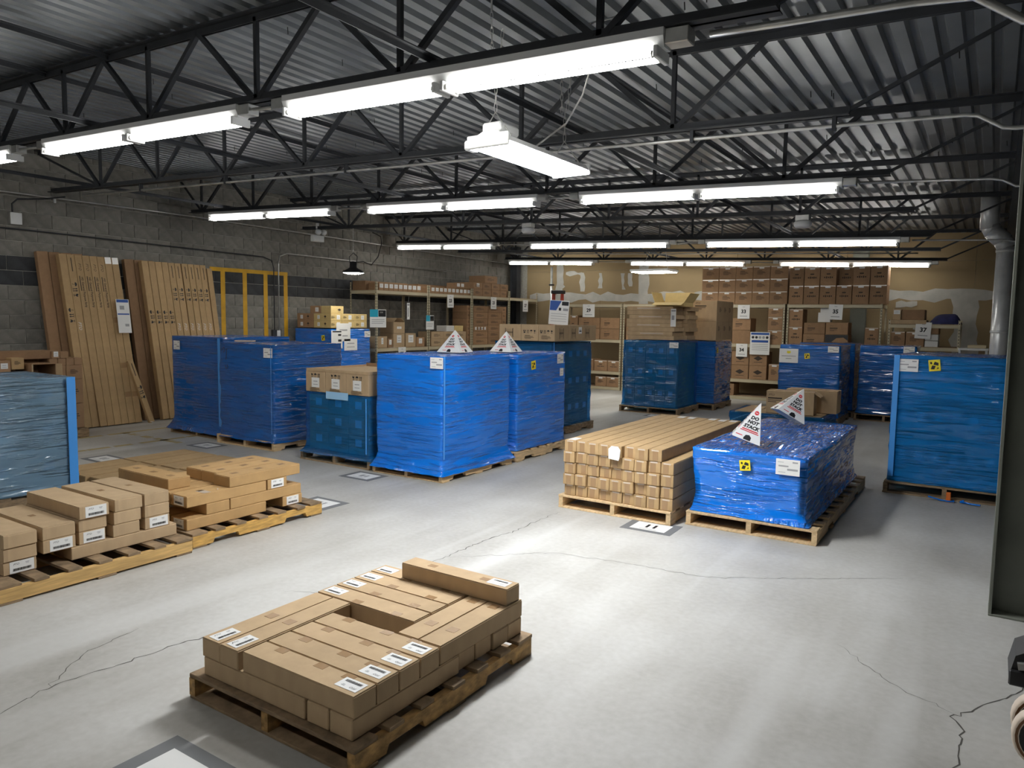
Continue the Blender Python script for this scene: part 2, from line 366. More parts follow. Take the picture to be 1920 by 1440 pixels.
def carton_mesh(lx, ly, lz, m, seam='x', c=.004):
    key = ('car', c, round(lx, 3), round(ly, 3), round(lz, 3), m.name, seam)
    def make():
        mb = MB(); t = .003; g = .0015
        mb.cbox(-lx/2, lx/2, -ly/2, ly/2, 0, lz-t, c)
        if seam == 'x':
            mb.box(-lx/2+.002, lx/2-.002, -ly/2+.001, -g, lz-t, lz); mb.box(-lx/2+.002, lx/2-.002, g, ly/2-.001, lz-t, lz)
        elif seam == 'y':
            mb.box(-lx/2+.001, -g, -ly/2+.002, ly/2-.002, lz-t, lz); mb.box(g, lx/2-.001, -ly/2+.002, ly/2-.002, lz-t, lz)
        else:
            mb.box(-lx/2+.003, lx/2-.003, -ly/2+.003, ly/2-.003, lz-t, lz)
        return mb.mesh('carton', [m])
    return cached(key, make)
def tape_mesh(lx, ly, lz, seam, wd=.05):
    def make():
        mb = MB(); h = wd/2; e = .0009; dr = min(.06, lz*.45)
        if seam == 'x':
            mb.box(-lx/2-e, lx/2+e, -h, h, lz, lz+e); mb.box(lx/2, lx/2+e, -h, h, lz-dr, lz); mb.box(-lx/2-e, -lx/2, -h, h, lz-dr, lz)
        else:
            mb.box(-h, h, -ly/2-e, ly/2+e, lz, lz+e); mb.box(-h, h, ly/2, ly/2+e, lz-dr, lz); mb.box(-h, h, -ly/2-e, -ly/2, lz-dr, lz)
        return mb.mesh('tape', [TAPE])
    return cached(('tape', round(lx, 3), round(ly, 3), round(lz, 3), seam), make)
def carton(x0, x1, y0, y1, z0, z1, label, group=None, m=None, seam='x', tape=False, name='carton', rz=0., cat='box', ch=.004):
    lx, ly, lz = x1-x0, y1-y0, z1-z0
    o = obj(name, carton_mesh(lx, ly, lz, m or CARD, seam, ch), None, ((x0+x1)/2, (y0+y1)/2, z0), (0, 0, rz))
    tag(o, label, cat, group); o['_d'] = (lx, ly, lz)
    if tape: obj('tape', tape_mesh(lx, ly, lz, seam), o)
    return o
def D(o): return tuple(o['_d'])
def tabs(o, n, axis, wd=.05, ln=.03):
    """short pieces of tape across a seam line or edge on the top"""
    lx, ly, lz = D(o)
    for i in range(n):
        t = (i+.5)/n-.5
        mb = cached(('tab', wd, ln), lambda: MB().box(-wd/2, wd/2, -ln/2, ln/2, 0, .001).mesh('tape_tab', [TAPE]))
        obj('tape_tab', mb, o, (t*lx, 0, lz) if axis == 'x' else (0, t*ly, lz), (0, 0, 0 if axis == 'x' else PI/2))

# ================================================================== ROOM
WX, BY, RX, FY = -11.6, 17.6, 4.2, -6.0
def zb(x, y): return 3.012-.034*x-.006*(y-3.4)      # underside of the joists: the roof falls to the right
struct(obj('floor', MB().box(WX-.3, RX+.3, FY-.3, BY+.3, -.2, 0), mats=CONC))
FLOOR = bpy.data.objects['floor']
# cracks in the slab
def crack(pts, wd, seed):
    r = random.Random(seed); P = []
    for (ax, ay), (bx, by) in zip(pts, pts[1:]):
        n = max(2, int(math.hypot(bx-ax, by-ay)/.035))
        for i in range(n): P.append((ax+(bx-ax)*i/n+r.uniform(-.014, .014), ay+(by-ay)*i/n+r.uniform(-.014, .014)))
    P.append(pts[-1]); mb = MB(); n = len(P); L_ = []
    for i, p in enumerate(P):
        a = P[max(0, i-1)]; b = P[min(n-1, i+1)]; dx, dy = b[0]-a[0], b[1]-a[1]; d = math.hypot(dx, dy) or 1
        ww = wd*r.uniform(.35, 1)*(1-abs(2*i/(n-1)-1)**6*.8); L_.append(((p[0]-dy/d*ww/2, p[1]+dx/d*ww/2, .0008), (p[0]+dy/d*ww/2, p[1]-dx/d*ww/2, .0008)))
    for a, b in zip(L_, L_[1:]): mb.quad(a[0], a[1], b[1], b[0])
    obj('crack', mb, FLOOR, mats=cached('crk', lambda: mat('crack_dark', (.075, .07, .06), .9)))
crack([(-3.45, 1.1), (-3.433, 1.296), (-3.494, 1.513), (-3.454, 1.859), (-3.438, 2.101), (-3.389, 2.237), (-3.3, 2.6), (-3.25, 3.1), (-3.19, 3.6), (-3.178, 3.999), (-3.189, 4.508), (-3.132, 4.795), (-3.147, 5.23), (-3.129, 5.566)], .009, 1)
crack([(-3.494, 1.513), (-3.7, 1.75), (-3.78, 2.1)], .005, 2)
crack([(-.05, 3.05), (-.028, 3.191), (-.015, 3.512), (-.06, 3.607), (-.032, 3.653), (.04, 3.78), (.111, 3.89), (.217, 4.112), (.5, 4.5)], .009, 3)
crack([(-.03, 3.65), (-.3, 3.78), (-.6, 4.1)], .004, 4)
crack([(-3.17, 4.0), (-2.6, 4.55), (-2.2, 4.62), (-1.5, 4.7), (-.9, 5.1), (-.35, 5.5)], .005, 5)
crack([(-3.6, 2.9), (-3.3, 3.05), (-3.15, 3.02)], .004, 6)
# worn yellow lane paint
for x0, y0, x1, y1 in ((-10.3, 3.4, -10.3, 9.3), (-9.35, 3.6, -9.3, 6.6), (-10.3, 5.6, -8.9, 5.6)):
    mb = MB(); L_ = math.hypot(x1-x0, y1-y0); dx, dy = (x1-x0)/L_, (y1-y0)/L_; n = 9
    for i in range(n):
        a = L_*i/n; b = L_*(i+1)/n-random.uniform(.0, .12); k = .05
        mb.quad((x0+dx*a+dy*k, y0+dy*a-dx*k, .001), (x0+dx*b+dy*k, y0+dy*b-dx*k, .001), (x0+dx*b-dy*k, y0+dy*b+dx*k, .001), (x0+dx*a-dy*k, y0+dy*a+dx*k, .001))
    obj('yellow_floor_line', mb, FLOOR, mats=YELF)

# block wall on the left: mortar bed, then each block proud of it
WL = struct(obj('wall_left', MB().box(WX-.3, WX-.006, FY-.3, BY+.3, 0, 4.3), mats=MORTAR))
BH, BL = .2075, .4085
def block_mesh(l, m):
    return cached(('blk', round(l, 3), m.name), lambda: MB().cbox(-.02, .003, -l/2, l/2, -BH/2+.005, BH/2-.005, .003).mesh('block', [m]))
spots = []
for k in range(20):
    off = 5.34 if k % 2 == 0 else 5.34+BL/2
    i0 = math.floor((-1-off)/BL)
    for i in range(i0, 60):
        y0 = off+i*BL; y1 = min(y0+BL, BY)
        if y0 > BY-.05: break
        spots.append((y0, y1, k*BH+BH/2, k))
def near(sp):
    y = (sp[0]+sp[1])/2
    return 4.3 < y < 14 and sp[2] > 1.05 and not (y > 11.2 and sp[2] < 1.9)
nearb = sorted([q for q in spots if near(q)], key=lambda q: q[0])[:300]; ns = set((q[0], q[3]) for q in nearb)
for y0, y1, z, k in nearb:
    obj('block', block_mesh(y1-y0-.01, CMUD if k in (10, 11) else CMU), WL, (WX+.003, (y0+y1)/2, z))
mb = MB()
for y0, y1, z, k in spots:
    if (y0, k) in ns: continue
    mb.box(WX-.01, WX+.006, y0+.005, y1-.005, z-BH/2+.005, z+BH/2-.005, 1 if k in (10, 11) else 0)
stuff(obj('block_courses', mb, WL, mats=[CMU, CMUD]))
# yellow frame painted on the blocks
mb = MB()
def ystr(y0, y1, z0, z1): obj('yellow_stripe', MB().box(WX+.005, WX+.0085, y0, y1, z0, z1), WL, mats=YEL)
ystr(7.9, 9.60, 2.475, 2.545)
for y in (8.16, 8.62, 9.08, 9.55): ystr(y-.045, y+.045, .9, 2.475)

# back wall: drywall sheets with taped, plastered joints
WB = struct(obj('wall_back', MB().box(WX-.3, RX+.3, BY, BY+.3, 0, 4.4), mats=MORTAR))
for z0, z1 in ((0, 1.2), (1.2, 2.36), (2.36, 3.02), (3.02, 3.6)):
    xs = [-11.1, -10.05, -7.6, -5.2, -2.8, -.4, 2.0, RX] if z0 != 1.2 else [-11.1, -8.8, -6.4, -4.0, -1.6, .8, RX]
    for a, b in zip(xs, xs[1:]): obj('drywall_sheet', MB().cbox(a+.002, b-.002, BY-.02, BY+.01, z0+.002, z1-.002, .002), WB, mats=DRY)
def mud(x0, x1, z0, z1, seed, jag=.05):
    r = random.Random(seed); up = []; lo = []; MY = BY-.0222-.0004*seed
    if x1-x0 > z1-z0:
        n = max(4, int((x1-x0)/.22))
        for i in range(n+1):
            x = x0+(x1-x0)*i/n; up.append((x, MY, z1+r.uniform(-jag, jag))); lo.append((x, MY, z0+r.uniform(-jag, jag)))
    else:
        n = max(4, int((z1-z0)/.16))
        for i in range(n+1):
            z = z0+(z1-z0)*i/n; up.append((x0+r.uniform(-jag, jag), MY, z)); lo.append((x1+r.uniform(-jag, jag), MY, z))
    mb = MB()
    for i in range(len(up)-1): mb.quad(lo[i], lo[i+1], up[i+1], up[i])
    obj('joint_compound', mb, WB, mats=MUD)
mud(-11.0, RX, 2.22, 2.42, 1); mud(-10.15, -9.93, 2.36, 3.4, 2, .03); mud(-7.72, -7.44, 1.3, 3.3, 3, .03); mud(-.75, -.3, .9, 2.25, 5)
for i, (x, z, a, b) in enumerate(((-9.35, 2.72, .14, .5), (-8.8, 2.75, .1, .4), (-10.0, 2.66, .2, .2), (-8.15, 2.72, .1, .42), (-7.95, 2.76, .08, .34), (-9.6, 2.95, .5, .1), (-.55, 1.9, .35, .3), (-1.2, 1.7, .5, .2), (-1.6, 2.15, .4, .12))): mud(x-a/2, x+a/2, z-b/2, z+b/2, 20+i, .035)
struct(obj('wall_right', MB().box(RX, RX+.3, FY-.3, BY+.3, 0, 4.3), mats=mat('wall_grey', (.2, .2, .19), .85)))
struct(obj('wall_front', MB().box(WX-.3, RX+.3, FY-.3, FY, 0, 4.5), mats=mat('wall_grey')))

# ribbed steel deck
mb = MB(); prof = []; P_ = .158; x = WX
while x < RX:
    prof += [(x, 0), (x+.082, 0), (x+.098, .042), (x+.142, .042)]; x += P_
Z0 = .635
n = len(prof)
for (xx, dz) in prof:
    for y in (FY, BY): mb.v.append((xx, y, zb(xx, y)+Z0+dz))
for i in range(n-1): mb.f.append((2*i, 2*i+1, 2*i+3, 2*i+2)); mb.m.append(0)
CE = struct(obj('ceiling', mb, mats=DECK))
mb = MB()
for i in range(150):
    xx = WX+.05+P_*random.randrange(4, 88); y = random.uniform(1.5, 10); mb.tube([(xx, y, zb(xx, y)+Z0), (xx+.004, y, zb(xx, y)+Z0-.05)], .004, 4)
stuff(obj('roof_screws', mb, CE, mats=HOLE))

# ------------------------------------------------------------------ joists
JY = {'first': 3.36, 'second': 5.2, 'third': 7.36, 'fourth': 9.7, 'fifth': 12.35, 'sixth': 14.6, 'seventh': 16.7}
GX = .17
def joist(y, label, ph=0.):
    t = thing('roof_joist', label, 'joist', (0, y, 0), group='roof joists'); H_ = .60; a = (0, y)
    Z = lambda x: zb(x, y)
    def angle_pair(name, x0, x1, top):
        mb = MB()
        for s in (-1, 1):
            for (u0, u1, w0, w1) in ((.008, .062, -.008, 0) if top else (.008, .062, 0, .008), (.008, .015, -.058, 0) if top else (.008, .015, 0, .058)):
                ya, yb_ = sorted((s*u0, s*u1)); o = H_ if top else 0; n = len(mb.v)
                mb.v += [(X_, Y_, Z(X_)+o+w_) for X_ in (x0, x1) for Y_, w_ in ((ya, w0), (yb_, w0), (yb_, w1), (ya, w1))]
                for q in ((0, 1, 2, 3), (7, 6, 5, 4), (0, 4, 5, 1), (1, 5, 6, 2), (2, 6, 7, 3), (3, 7, 4, 0)): mb.f.append(tuple(n+i for i in q)); mb.m.append(0)
        return obj(name, mb, t, mats=STEEL)
    angle_pair('top_chord', WX, GX+.1, True); angle_pair('bottom_chord', WX+.35, -.86, False)
    x = -1.72+ph; nodes = []
    while x > WX+.5: nodes.append(x); x -= 1.315
    def web(a_, b_, w_=.034): obj('web_member', MB().beam(a_, b_, w_, w_), t, mats=STEEL)
    for i, x in enumerate(nodes):
        zb_ = Z(x)+.03; web((x, 0, zb_), (x, 0, Z(x)+H_-.03), .03)
        for dx in (-.6575, .6575):
            xt = x+dx
            if xt > GX or xt < WX: continue
            web((x+(.03 if dx > 0 else -.03), 0, zb_), (xt, 0, Z(xt)+H_-.03))
    web((-.9, 0, Z(-.9)+.02), (GX-.02, 0, Z(GX)+H_-.06), .024); web((nodes[-1], 0, Z(nodes[-1])+.02), (WX+.05, 0, Z(WX)+H_-.06), .024)
    obj('bearing_seat', MB().box(GX-.09, GX+.11, -.06, .06, Z(GX)+H_-.075, Z(GX)+H_-.005), t, mats=RUST)
    return t
joist(JY['first'], 'nearest dark roof joist, carrying the three largest tube lights')
joist(JY['second'], 'dark roof joist with a bare conduit under it, just behind the nearest lights', -.33)
joist(JY['third'], 'dark roof joist carrying the second row of tube lights', -.05)
joist(JY['fourth'], 'dark roof joist with two white detectors hanging under it', -.4)
joist(JY['fifth'], 'dark roof joist carrying the third row of tube lights', -.1)
joist(JY['sixth'], 'dark roof joist between the last two rows of tube lights', -.3)
joist(JY['seventh'], 'farthest dark roof joist, carrying the row of lights before the drywall')
joist(1.5, 'dark roof joist above the top edge of the photo, nearer than the first lights', -.3)
joist(-.35, 'dark roof joist over the viewpoint carrying lights', 0)
# bridging angles running from joist to joist
def bridging(x, top, label):
    mb = MB(); o = .585 if top else .085
    mb.beam((x, -1.0, zb(x, -1.)+o), (x, BY-.02, zb(x, BY)+o), .035, .008); mb.beam((x-.016, -1.0, zb(x, -1.)+o-.018), (x-.016, BY-.02, zb(x, BY)+o-.018), .006, .035)
    tag(obj('bridging_angle', mb, mats=STEEL), label, 'brace')
bridging(-6.2, True, 'thin dark bridging angle along the joist tops, over the left pallets'); bridging(-6.5, False, 'thin dark bridging angle along the joist bottoms, over the left pallets')
bridging(-7.25, True, 'thin dark bridging angle close under the deck at upper left'); bridging(-2.72, True, 'thin dark bridging angle along the joist tops, right of the hanging fixture')
bridging(-2.78, False, 'thin dark bridging angle along the joist bottoms, beside the chain of the hanging fixture'); bridging(-10.3, False, 'thin dark bridging angle along the joist bottoms near the block wall')
# girder and column on the right
mb = MB(); GT = zb(GX, 5)+.52
mb.box(GX-.1, GX+.1, 4.9, BY-.02, GT-.012, GT); mb.box(GX-.1, GX+.1, 4.9, BY-.02, GT-.31, GT-.298); mb.box(GX-.006, GX+.006, 4.9, BY-.02, GT-.298, GT-.012)
for v in range(len(mb.v)):
    X_, Y_, Z_ = mb.v[v]; mb.v[v] = (X_, Y_, Z_-.006*(Y_-5))
tag(obj('girder', mb, mats=STEEL), 'dark steel girder on the column, under the right ends of the joists', 'girder')
t = thing('steel_column', 'grey green steel column standing at the right edge', 'column', (.17, 5.15, 0))
obj('flange', MB().box(-.103, -.088, -.1, .1, .012, GT-.312), t, mats=COLP); obj('flange', MB().box(.088, .103, -.1, .1, .012, GT-.312), t, mats=COLP)
obj('web_plate', MB().box(-.088, .088, -.006, .006, .012, GT-.312), t, mats=COLP); obj('base_plate', MB().cbox(-.104, .13, -.104, .104, 0, .012, .002), t, mats=COLP)
t = thing('steel_column', 'dark column in the corner between block wall and drywall', 'column', (-11.28, 17.25, 0))
obj('flange', MB().box(-.11, -.095, -.1, .1, 0, 3.7), t, mats=STEEL); obj('flange', MB().box(.095, .11, -.1, .1, 0, 3.7), t, mats=STEEL); obj('web_plate', MB().box(-.095, .095, -.008, .008, 0, 3.7), t, mats=STEEL)

# ------------------------------------------------------------------ tube lights
def strip_light(x0, x1, y, label, grp, jl=True, jr=True):
    t = thing('strip_light', label, 'light', (x0, y, 0), group=grp)
    za, zc = zb(x0, y)-.001, zb(x1, y)-.001; L_ = x1-x0; sl = math.atan2(zc-za, L_); h = .085
    t.location.z = za; t.rotation_euler = (0, -sl, 0)
    mb = MB(); mb.prism([(-.062, -h*.45), (-.04, -h), (.04, -h), (.062, -h*.45), (.062, -.001), (-.062, -.001)], 0, L_, axis='x')
    obj('housing', mb, t, mats=WHITE)
    hm = cached('lh', lambda: MB().cbox(-.012, .012, -.075, .075, -h-.05, -h+.004, .004).mesh('lampholder', [WHITE]))
    for x in (.03, L_/2-.03, L_/2+.03, L_-.03): obj('lampholder', hm, t, (x, 0, 0))
    for a, b in ((.045, L_/2-.045), (L_/2+.045, L_-.045)):
        for yy in (-.047, .047):
            obj('tube', MB().tube([(a, yy, -h-.026), (b, yy, -h-.026)], .0135, 10), t, mats=TUBEM, smooth=True)
            cm = cached('tcap', lambda: MB().tube([(-.012, 0, 0), (.012, 0, 0)], .0155, 10).mesh('tube_cap', [GALV]))
            for q in (a, b): obj('tube_cap', cm, t, (q, yy, -h-.026))
    bm = cached('jbx', lambda: MB().cbox(-.065, .05, -.045, .045, -.075, -.004, .004).mesh('junction_box', [GALV]))
    if jl: obj('junction_box', bm, t, (-.066, 0, 0))
    if jr: obj('junction_box', bm, t, (L_+.066, 0, 0))
    return t
def conduit(pts, label, r=.0125, m=None, cat='conduit'):
    return tag(obj('conduit', MB().tube(pts, r, 8), mats=m or GALV, smooth=True), label, cat)
def row(y, xs, labels, grp):
    for i, ((a, b), l) in enumerate(zip(xs, labels)):
        strip_light(a, b, y, l, grp)
        if i+1 < len(xs):
            c = xs[i+1][0]
            conduit([(b+.13, y-.02, zb(b, y)-.05), (c-.13, y-.02, zb(c, y)-.05)], 'short conduit right of the '+l.split(',')[0]+[' left piece', ' second piece'][i])
row(3.36, [(-10.6, -7.93), (-7.3, -4.5), (-4.02, -1.36)], ['nearest tube light row, fixture cut by the left edge', 'nearest tube light row, middle fixture at upper left', 'largest tube light, above the hanging fixture'], 'tube lights on the nearest joist')
row(7.36, [(-10.72, -7.9), (-7.2, -4.5), (-3.95, -1.24)], ['second row tube light, left one in front of the block wall', 'second row tube light, middle one under the hanging fixture', 'second row tube light, right one toward the column'], 'tube lights in the second row')
row(12.35, [(-11.2, -8.6), (-7.72, -4.85), (-4.2, -1.25)], ['third row tube light, left one over the corner shelves', 'third row tube light, middle one', 'third row tube light, right one'], 'tube lights in the third row')
row(16.7, [(-11.12, -8.55), (-7.55, -4.75), (-4.02, -1.12)], ['farthest row tube light, left one by the ladder', 'farthest row tube light, middle one over the panel light', 'farthest row tube light, right one over the stacked cartons'], 'tube lights in the farthest row')
row(-.35, [(-10.3, -7.6), (-6.9, -4.2), (-3.5, -.8)], ['tube light behind the viewpoint, left one', 'tube light behind the viewpoint, middle one', 'tube light behind the viewpoint, right one'], 'tube lights behind the viewpoint')
# conduits
y = 3.36; Q = lambda x, y, d: (x, y, zb(x, y)-d)
conduit([Q(-1.16, y, .05), Q(-.85, y, .055), Q(-.35, y, .06), Q(-.14, y, .075), (.02, y, zb(0, y)-.19), (.12, y, zb(0, y)-.21), (3.8, y, zb(1, y)-.2)], 'pale conduit bending down at the top right corner', .017)
y = 5.2
conduit([Q(-10.4, y, .07), Q(-7, y, .07), Q(-3.2, y, .06), Q(-.84, y, .055), Q(-.23, y, .06), Q(-.16, y, .07), (-.03, y, zb(0, y)-.15), (.03, y, zb(0, y)-.16), (3.8, y, zb(1, y)-.16)], 'long pale conduit under the second joist, kinked at the right', .0135)
for i, x in enumerate((-9, -7.3, -5.4, -3.4, -1.9, -.95)): tag(obj('conduit_clip', MB().box(x-.012, x+.012, y-.02, y+.02, zb(x, y)-.085, zb(x, y)-.0), mats=STEEL), ORD[i]+' dark clip from the left on the long conduit under the second joist', 'clip', 'clips on the long conduit')
y = 7.36
conduit([Q(-1.1, y, .05), Q(-.1, y, .07), (-.02, y, zb(0, y)-.085), (.07, y, zb(0, y)-.14), (.3, y, zb(0, y)-.15), (3.8, y, zb(0, y)-.15)], 'pale conduit right of the second row of lights', .0125)
y = 12.35
conduit([Q(-1.1, y, .05), Q(.0, y, .06), (.08, y, zb(0, y)-.065), (.2, y, zb(0, y)-.1), (3.8, y, zb(0, y)-.1)], 'pale conduit right of the third row, passing the metal duct', .0125)
y = 14.6
conduit([Q(-10.9, y, .03), Q(-6, y, .04), Q(-1.2, y, .04)], 'thin pale conduit along the sixth joist', .011)
conduit([(-11.42, 2.0, 3.33), (-11.42, 7.5, 3.35), (-11.42, 13.5, 3.27), (-11.42, 17.5, 3.23)], 'long pale pipe beside the block wall, just under the joists', .013)
t = thing('pipe_hanger', 'small white clip under the long wall pipe beside the first joist', 'clip', (-11.42, 5.31, 3.33), group='clips on the wall pipe'); obj('clip_body', MB().cbox(-.012, .012, -.015, .015, -.06, 0, .003), t, mats=WHITE)
conduit([(-11.55, 2.5, 2.86), (-11.55, 5.0, 2.86), (-11.55, 9.0, 2.80), (-11.55, 9.2, 2.74), (-11.55, 9.24, 2.6), (-11.55, 9.24, 1.42)], 'thin dark cable conduit along the block wall, dropping beside the yellow frame', .010, STEEL)
conduit([(-11.54, 14.5, 2.86), (-11.54, 9.55, 2.90), (-11.54, 9.38, 2.84), (-11.54, 9.34, 2.7), (-11.54, 9.34, 1.42)], 'second grey conduit dropping beside the yellow frame', .013, GALV)
t = thing('outlet_box', 'grey outlet box at the foot of the wall conduits', 'outlet', (-11.56, 9.28, 1.36)); obj('box', MB().cbox(-.03, .03, -.09, .09, -.07, .07, .006), t, mats=STEEL); obj('cover_plate', MB().cbox(.03, .036, .0, .08, -.05, .06, .002), t, mats=WHITE)
t = thing('junction_box', 'pale grey junction box on the block wall at the left edge', 'junction box', (-11.56, 4.84, 3.0)); obj('box', MB().cbox(-.035, .05, -.075, .075, -.085, .085, .006), t, mats=GALV); obj('cover_plate', MB().cbox(.05, .055, -.07, .07, -.08, .08, .002), t, mats=WHITE)
conduit([(-11.53, 4.80, 3.085), (-11.53, 4.80, 3.2), (-11.5, 4.86, 3.27), (-11.3, 5.1, 3.29), (-10.9, 5.2, 3.30)], 'short dark conduit bending up from the junction box', .012, STEEL)
for x, y, l in ((-6.12, 9.7, 'white round detector under the fourth joist, left one'), (-2.08, 9.7, 'white round detector under the fourth joist, right one')):
    t = thing('smoke_detector', l, 'detector', (x, y, zb(x, y)), group='white detectors'); obj('box', MB().cbox(-.085, .085, -.06, .06, -.075, 0, .008), t, mats=GALV)
    obj('sensor_head', MB().lathe([(.0, -.155), (.085, -.155), (.105, -.13), (.105, -.095), (.09, -.075), (0, -.075)], 18), t, mats=WHITE, smooth=True)
t = thing('emergency_light', 'small white twin head emergency light in front of the block wall', 'light', (-10.85, 9.7, 3.18)); obj('box', MB().cbox(-.05, .05, -.13, .13, -.07, .05, .01), t, mats=WHITE)
for s in (.0, .13): obj('lamp_head', MB().lathe([(0, -.05), (.05, -.045), (.06, 0), (.045, .04), (0, .045)], 12), t, (.03, s, .12), (0, .6, 0), mats=WHITE, smooth=True)
obj('bracket', MB().box(-.02, .02, -.02, .02, .05, .28), t, mats=WHITE)
# hanging LED fixture on chains
def chain(p0, p1, name='chain', par=None, s=.02):
    p0 = Vector(p0); p1 = Vector(p1); n = max(2, int((p1-p0).length/(s*1.7))); mb = MB(); d = (p1-p0)/n; dn_ = d.normalized()
    a = dn_.cross(Vector((1, .3, .2))).normalized(); b = dn_.cross(a)
    for i in range(n):
        c = p0+d*(i+.5); u = a if i % 2 else b; L_ = d.length*.68; pts = [c+dn_*L_*math.cos(q)+u*s*.36*math.sin(q) for q in [2*PI*k/8 for k in range(9)]]
        mb.tube(pts, s*.09, 4, cap=False)
    return obj(name, mb, par, mats=GALV)
t = thing('hanging_led_fixture', 'bright LED fixture hanging on two chains in the middle', 'light', (-2.67, 4.28, 2.78))
obj('housing', MB().prism([(-.15, 0), (.15, 0), (.13, .035), (.05, .07), (-.05, .07), (-.13, .035)], -.52, .52), t, mats=WHITE)
obj('diffuser', MB().prism([(-.14, -.001), (-.12, -.028), (.12, -.028), (.14, -.001)], -.49, .49), t, mats=LEDM)
for s in (-1, 1): obj('end_cap', MB().cbox(-.155, .155, s*.53-.012, s*.53+.012, -.03, .05, .006), t, mats=WHITE)
obj('driver_box', MB().cbox(-.07, .07, -.5, -.28, .07, .13, .012), t, mats=WHITE); obj('sensor', MB().cbox(-.21, -.155, -.5, -.4, -.02, .04, .01), t, mats=WHITE)
for y in (-.45, .42):
    mb = MB(); mb.tube([(-.12, y, .04), (0, y, .2), (.12, y, .04)], .005, 6); obj('hook', mb, t, mats=GALV)
    chain((0, y, .2), (0, y, .42), par=t, s=.026); chain((-.025, y, .4), (-.04, y, .80), par=t, s=.026); chain((.02, y, .42), (.045, y, .68), par=t, s=.026)
    obj('chain_rod', MB().beam((-.04, y, .8), (-.04, y, 1.0), .008, .008), t, mats=GALV)
obj('power_cord', MB().tube([(0, .0, .07), (.08, .05, .14), (.25, 0, .2), (.42, -.1, .33), (.55, -.2, .52), (.75, -.3, .62), (.85, -.5, .58), (.88, -.9, .40)], .006, 6), t, mats=GALV)
# flat LED panel before the drywall, bell pendant by the block wall
t = thing('led_panel', 'flat white LED panel light hanging in front of the drywall', 'light', (-6.0, 14.45, 2.72))
obj('frame', MB().cbox(-.42, .42, -.3, .3, 0, .05, .01), t, mats=WHITE); obj('diffuser', MB().box(-.39, .39, -.27, .27, -.012, .0), t, mats=LEDM2)
for x in (-.3, .3): obj('hanger_wire', MB().tube([(x, 0, .05), (x*.6, .15, .43)], .005, 5), t, mats=GALV)
t = thing('pendant_lamp', 'black bell pendant lamp hanging on a chain before the block wall', 'light', (-9.9, 9.7, 2.50))
obj('shade', MB().lathe([(.2, .0), (.19, .03), (.1, .08), (.07, .1), (.065, .19), (.03, .21), (0, .215)], 20), t, mats=BLACK, smooth=True)
obj('lens', MB().lathe([(0, -.022), (.1, -.018), (.185, .004), (.19, .012)], 20), t, mats=LEDM2)
obj('handle', MB().tube([(-.08, 0, .15), (-.1, 0, .3), (0, 0, .37), (.1, 0, .3), (.08, 0, .15)], .008, 6), t, mats=BLACK)
chain((0, 0, .36), (0, 0, .81), par=t, s=.032)
obj('power_cord', MB().tube([(0, 0, .2), (.06, .2, .22), (.1, .36, .17), (.12, .52, .33), (.1, .64, .6), (.05, .66, .73), (0, .5, .79)], .009, 6), t, mats=BLACK)

# ================================================================== PALLETS
def pallet(x0, x1, y0, y1, label, wood=None, notch=True, h=.118, group='wooden pallets', n_top=7, hide=()):
    """stringers run along y; deck boards along x"""
    W = wood or [WOOD, WOODO, WOODO]; L_ = y1-y0; B = x1-x0; tb, bb = .018, .014; sh = h-tb-bb
    t = thing('wooden_pallet', label, 'pallet', ((x0+x1)/2, (y0+y1)/2, 0), group=group)
    def stringer():
        if not notch: return MB().cbox(-.02, .02, -L_/2, L_/2, 0, sh, .002).mesh('stringer', [W[0]])
        p = [(-L_/2, 0)]
        for c in (-.27*L_, .27*L_): p += [(c-.115, 0), (c-.10, sh*.42), (c+.10, sh*.42), (c+.115, 0)]
        p += [(L_/2, 0), (L_/2, sh), (-L_/2, sh)]
        mb = MB(); n = len(p); mb.v = [(-.02, a, b) for a, b in p]+[(.02, a, b) for a, b in p]
        for i in range(n): mb.f.append((i, (i+1) % n, n+(i+1) % n, n+i)); mb.m.append(0)
        mb.f.append(tuple(range(n))); mb.f.append(tuple(range(2*n-1, n-1, -1))); mb.m += [0, 0]
        return mb.mesh('stringer', [W[0]])
    sm = cached(('str', round(L_, 3), h, notch, W[0].name), stringer)
    for x in (-B/2+.021, 0, B/2-.021): obj('stringer', sm, t, (x, 0, bb))
    r = random.Random(label)
    def boards(n, z, th, m, ends, nm):
        for i in range(n):
            wd = .125 if i in (0, n-1) else .085
            if n == 3: wd = .12
            y = -L_/2+wd/2+(L_-wd)*i/(n-1)
            me = cached(('brd', nm, round(B, 3), wd, th, m.name), lambda: MB().cbox(-B/2, B/2, -wd/2, wd/2, 0, th, .002).mesh(nm, [m]))
            obj(nm, me, t, (r.uniform(-.006, .006)+ends*.004*(i % 2), y+r.uniform(-.006, .006), z), (0, 0, r.uniform(-.006, .006)))
    boards(n_top, h-tb, tb, W[1], 1, 'deck_board'); boards(3 if L_ < 1.5 else 5, 0, bb, W[2], 1, 'bottom_board')
    t['h'] = h; return t
P1 = [WOODP, WOODP, WOODP]; P2 = [WOOD, WOODO, WOODO]; P3 = [WOODO, WOODO, WOODO]

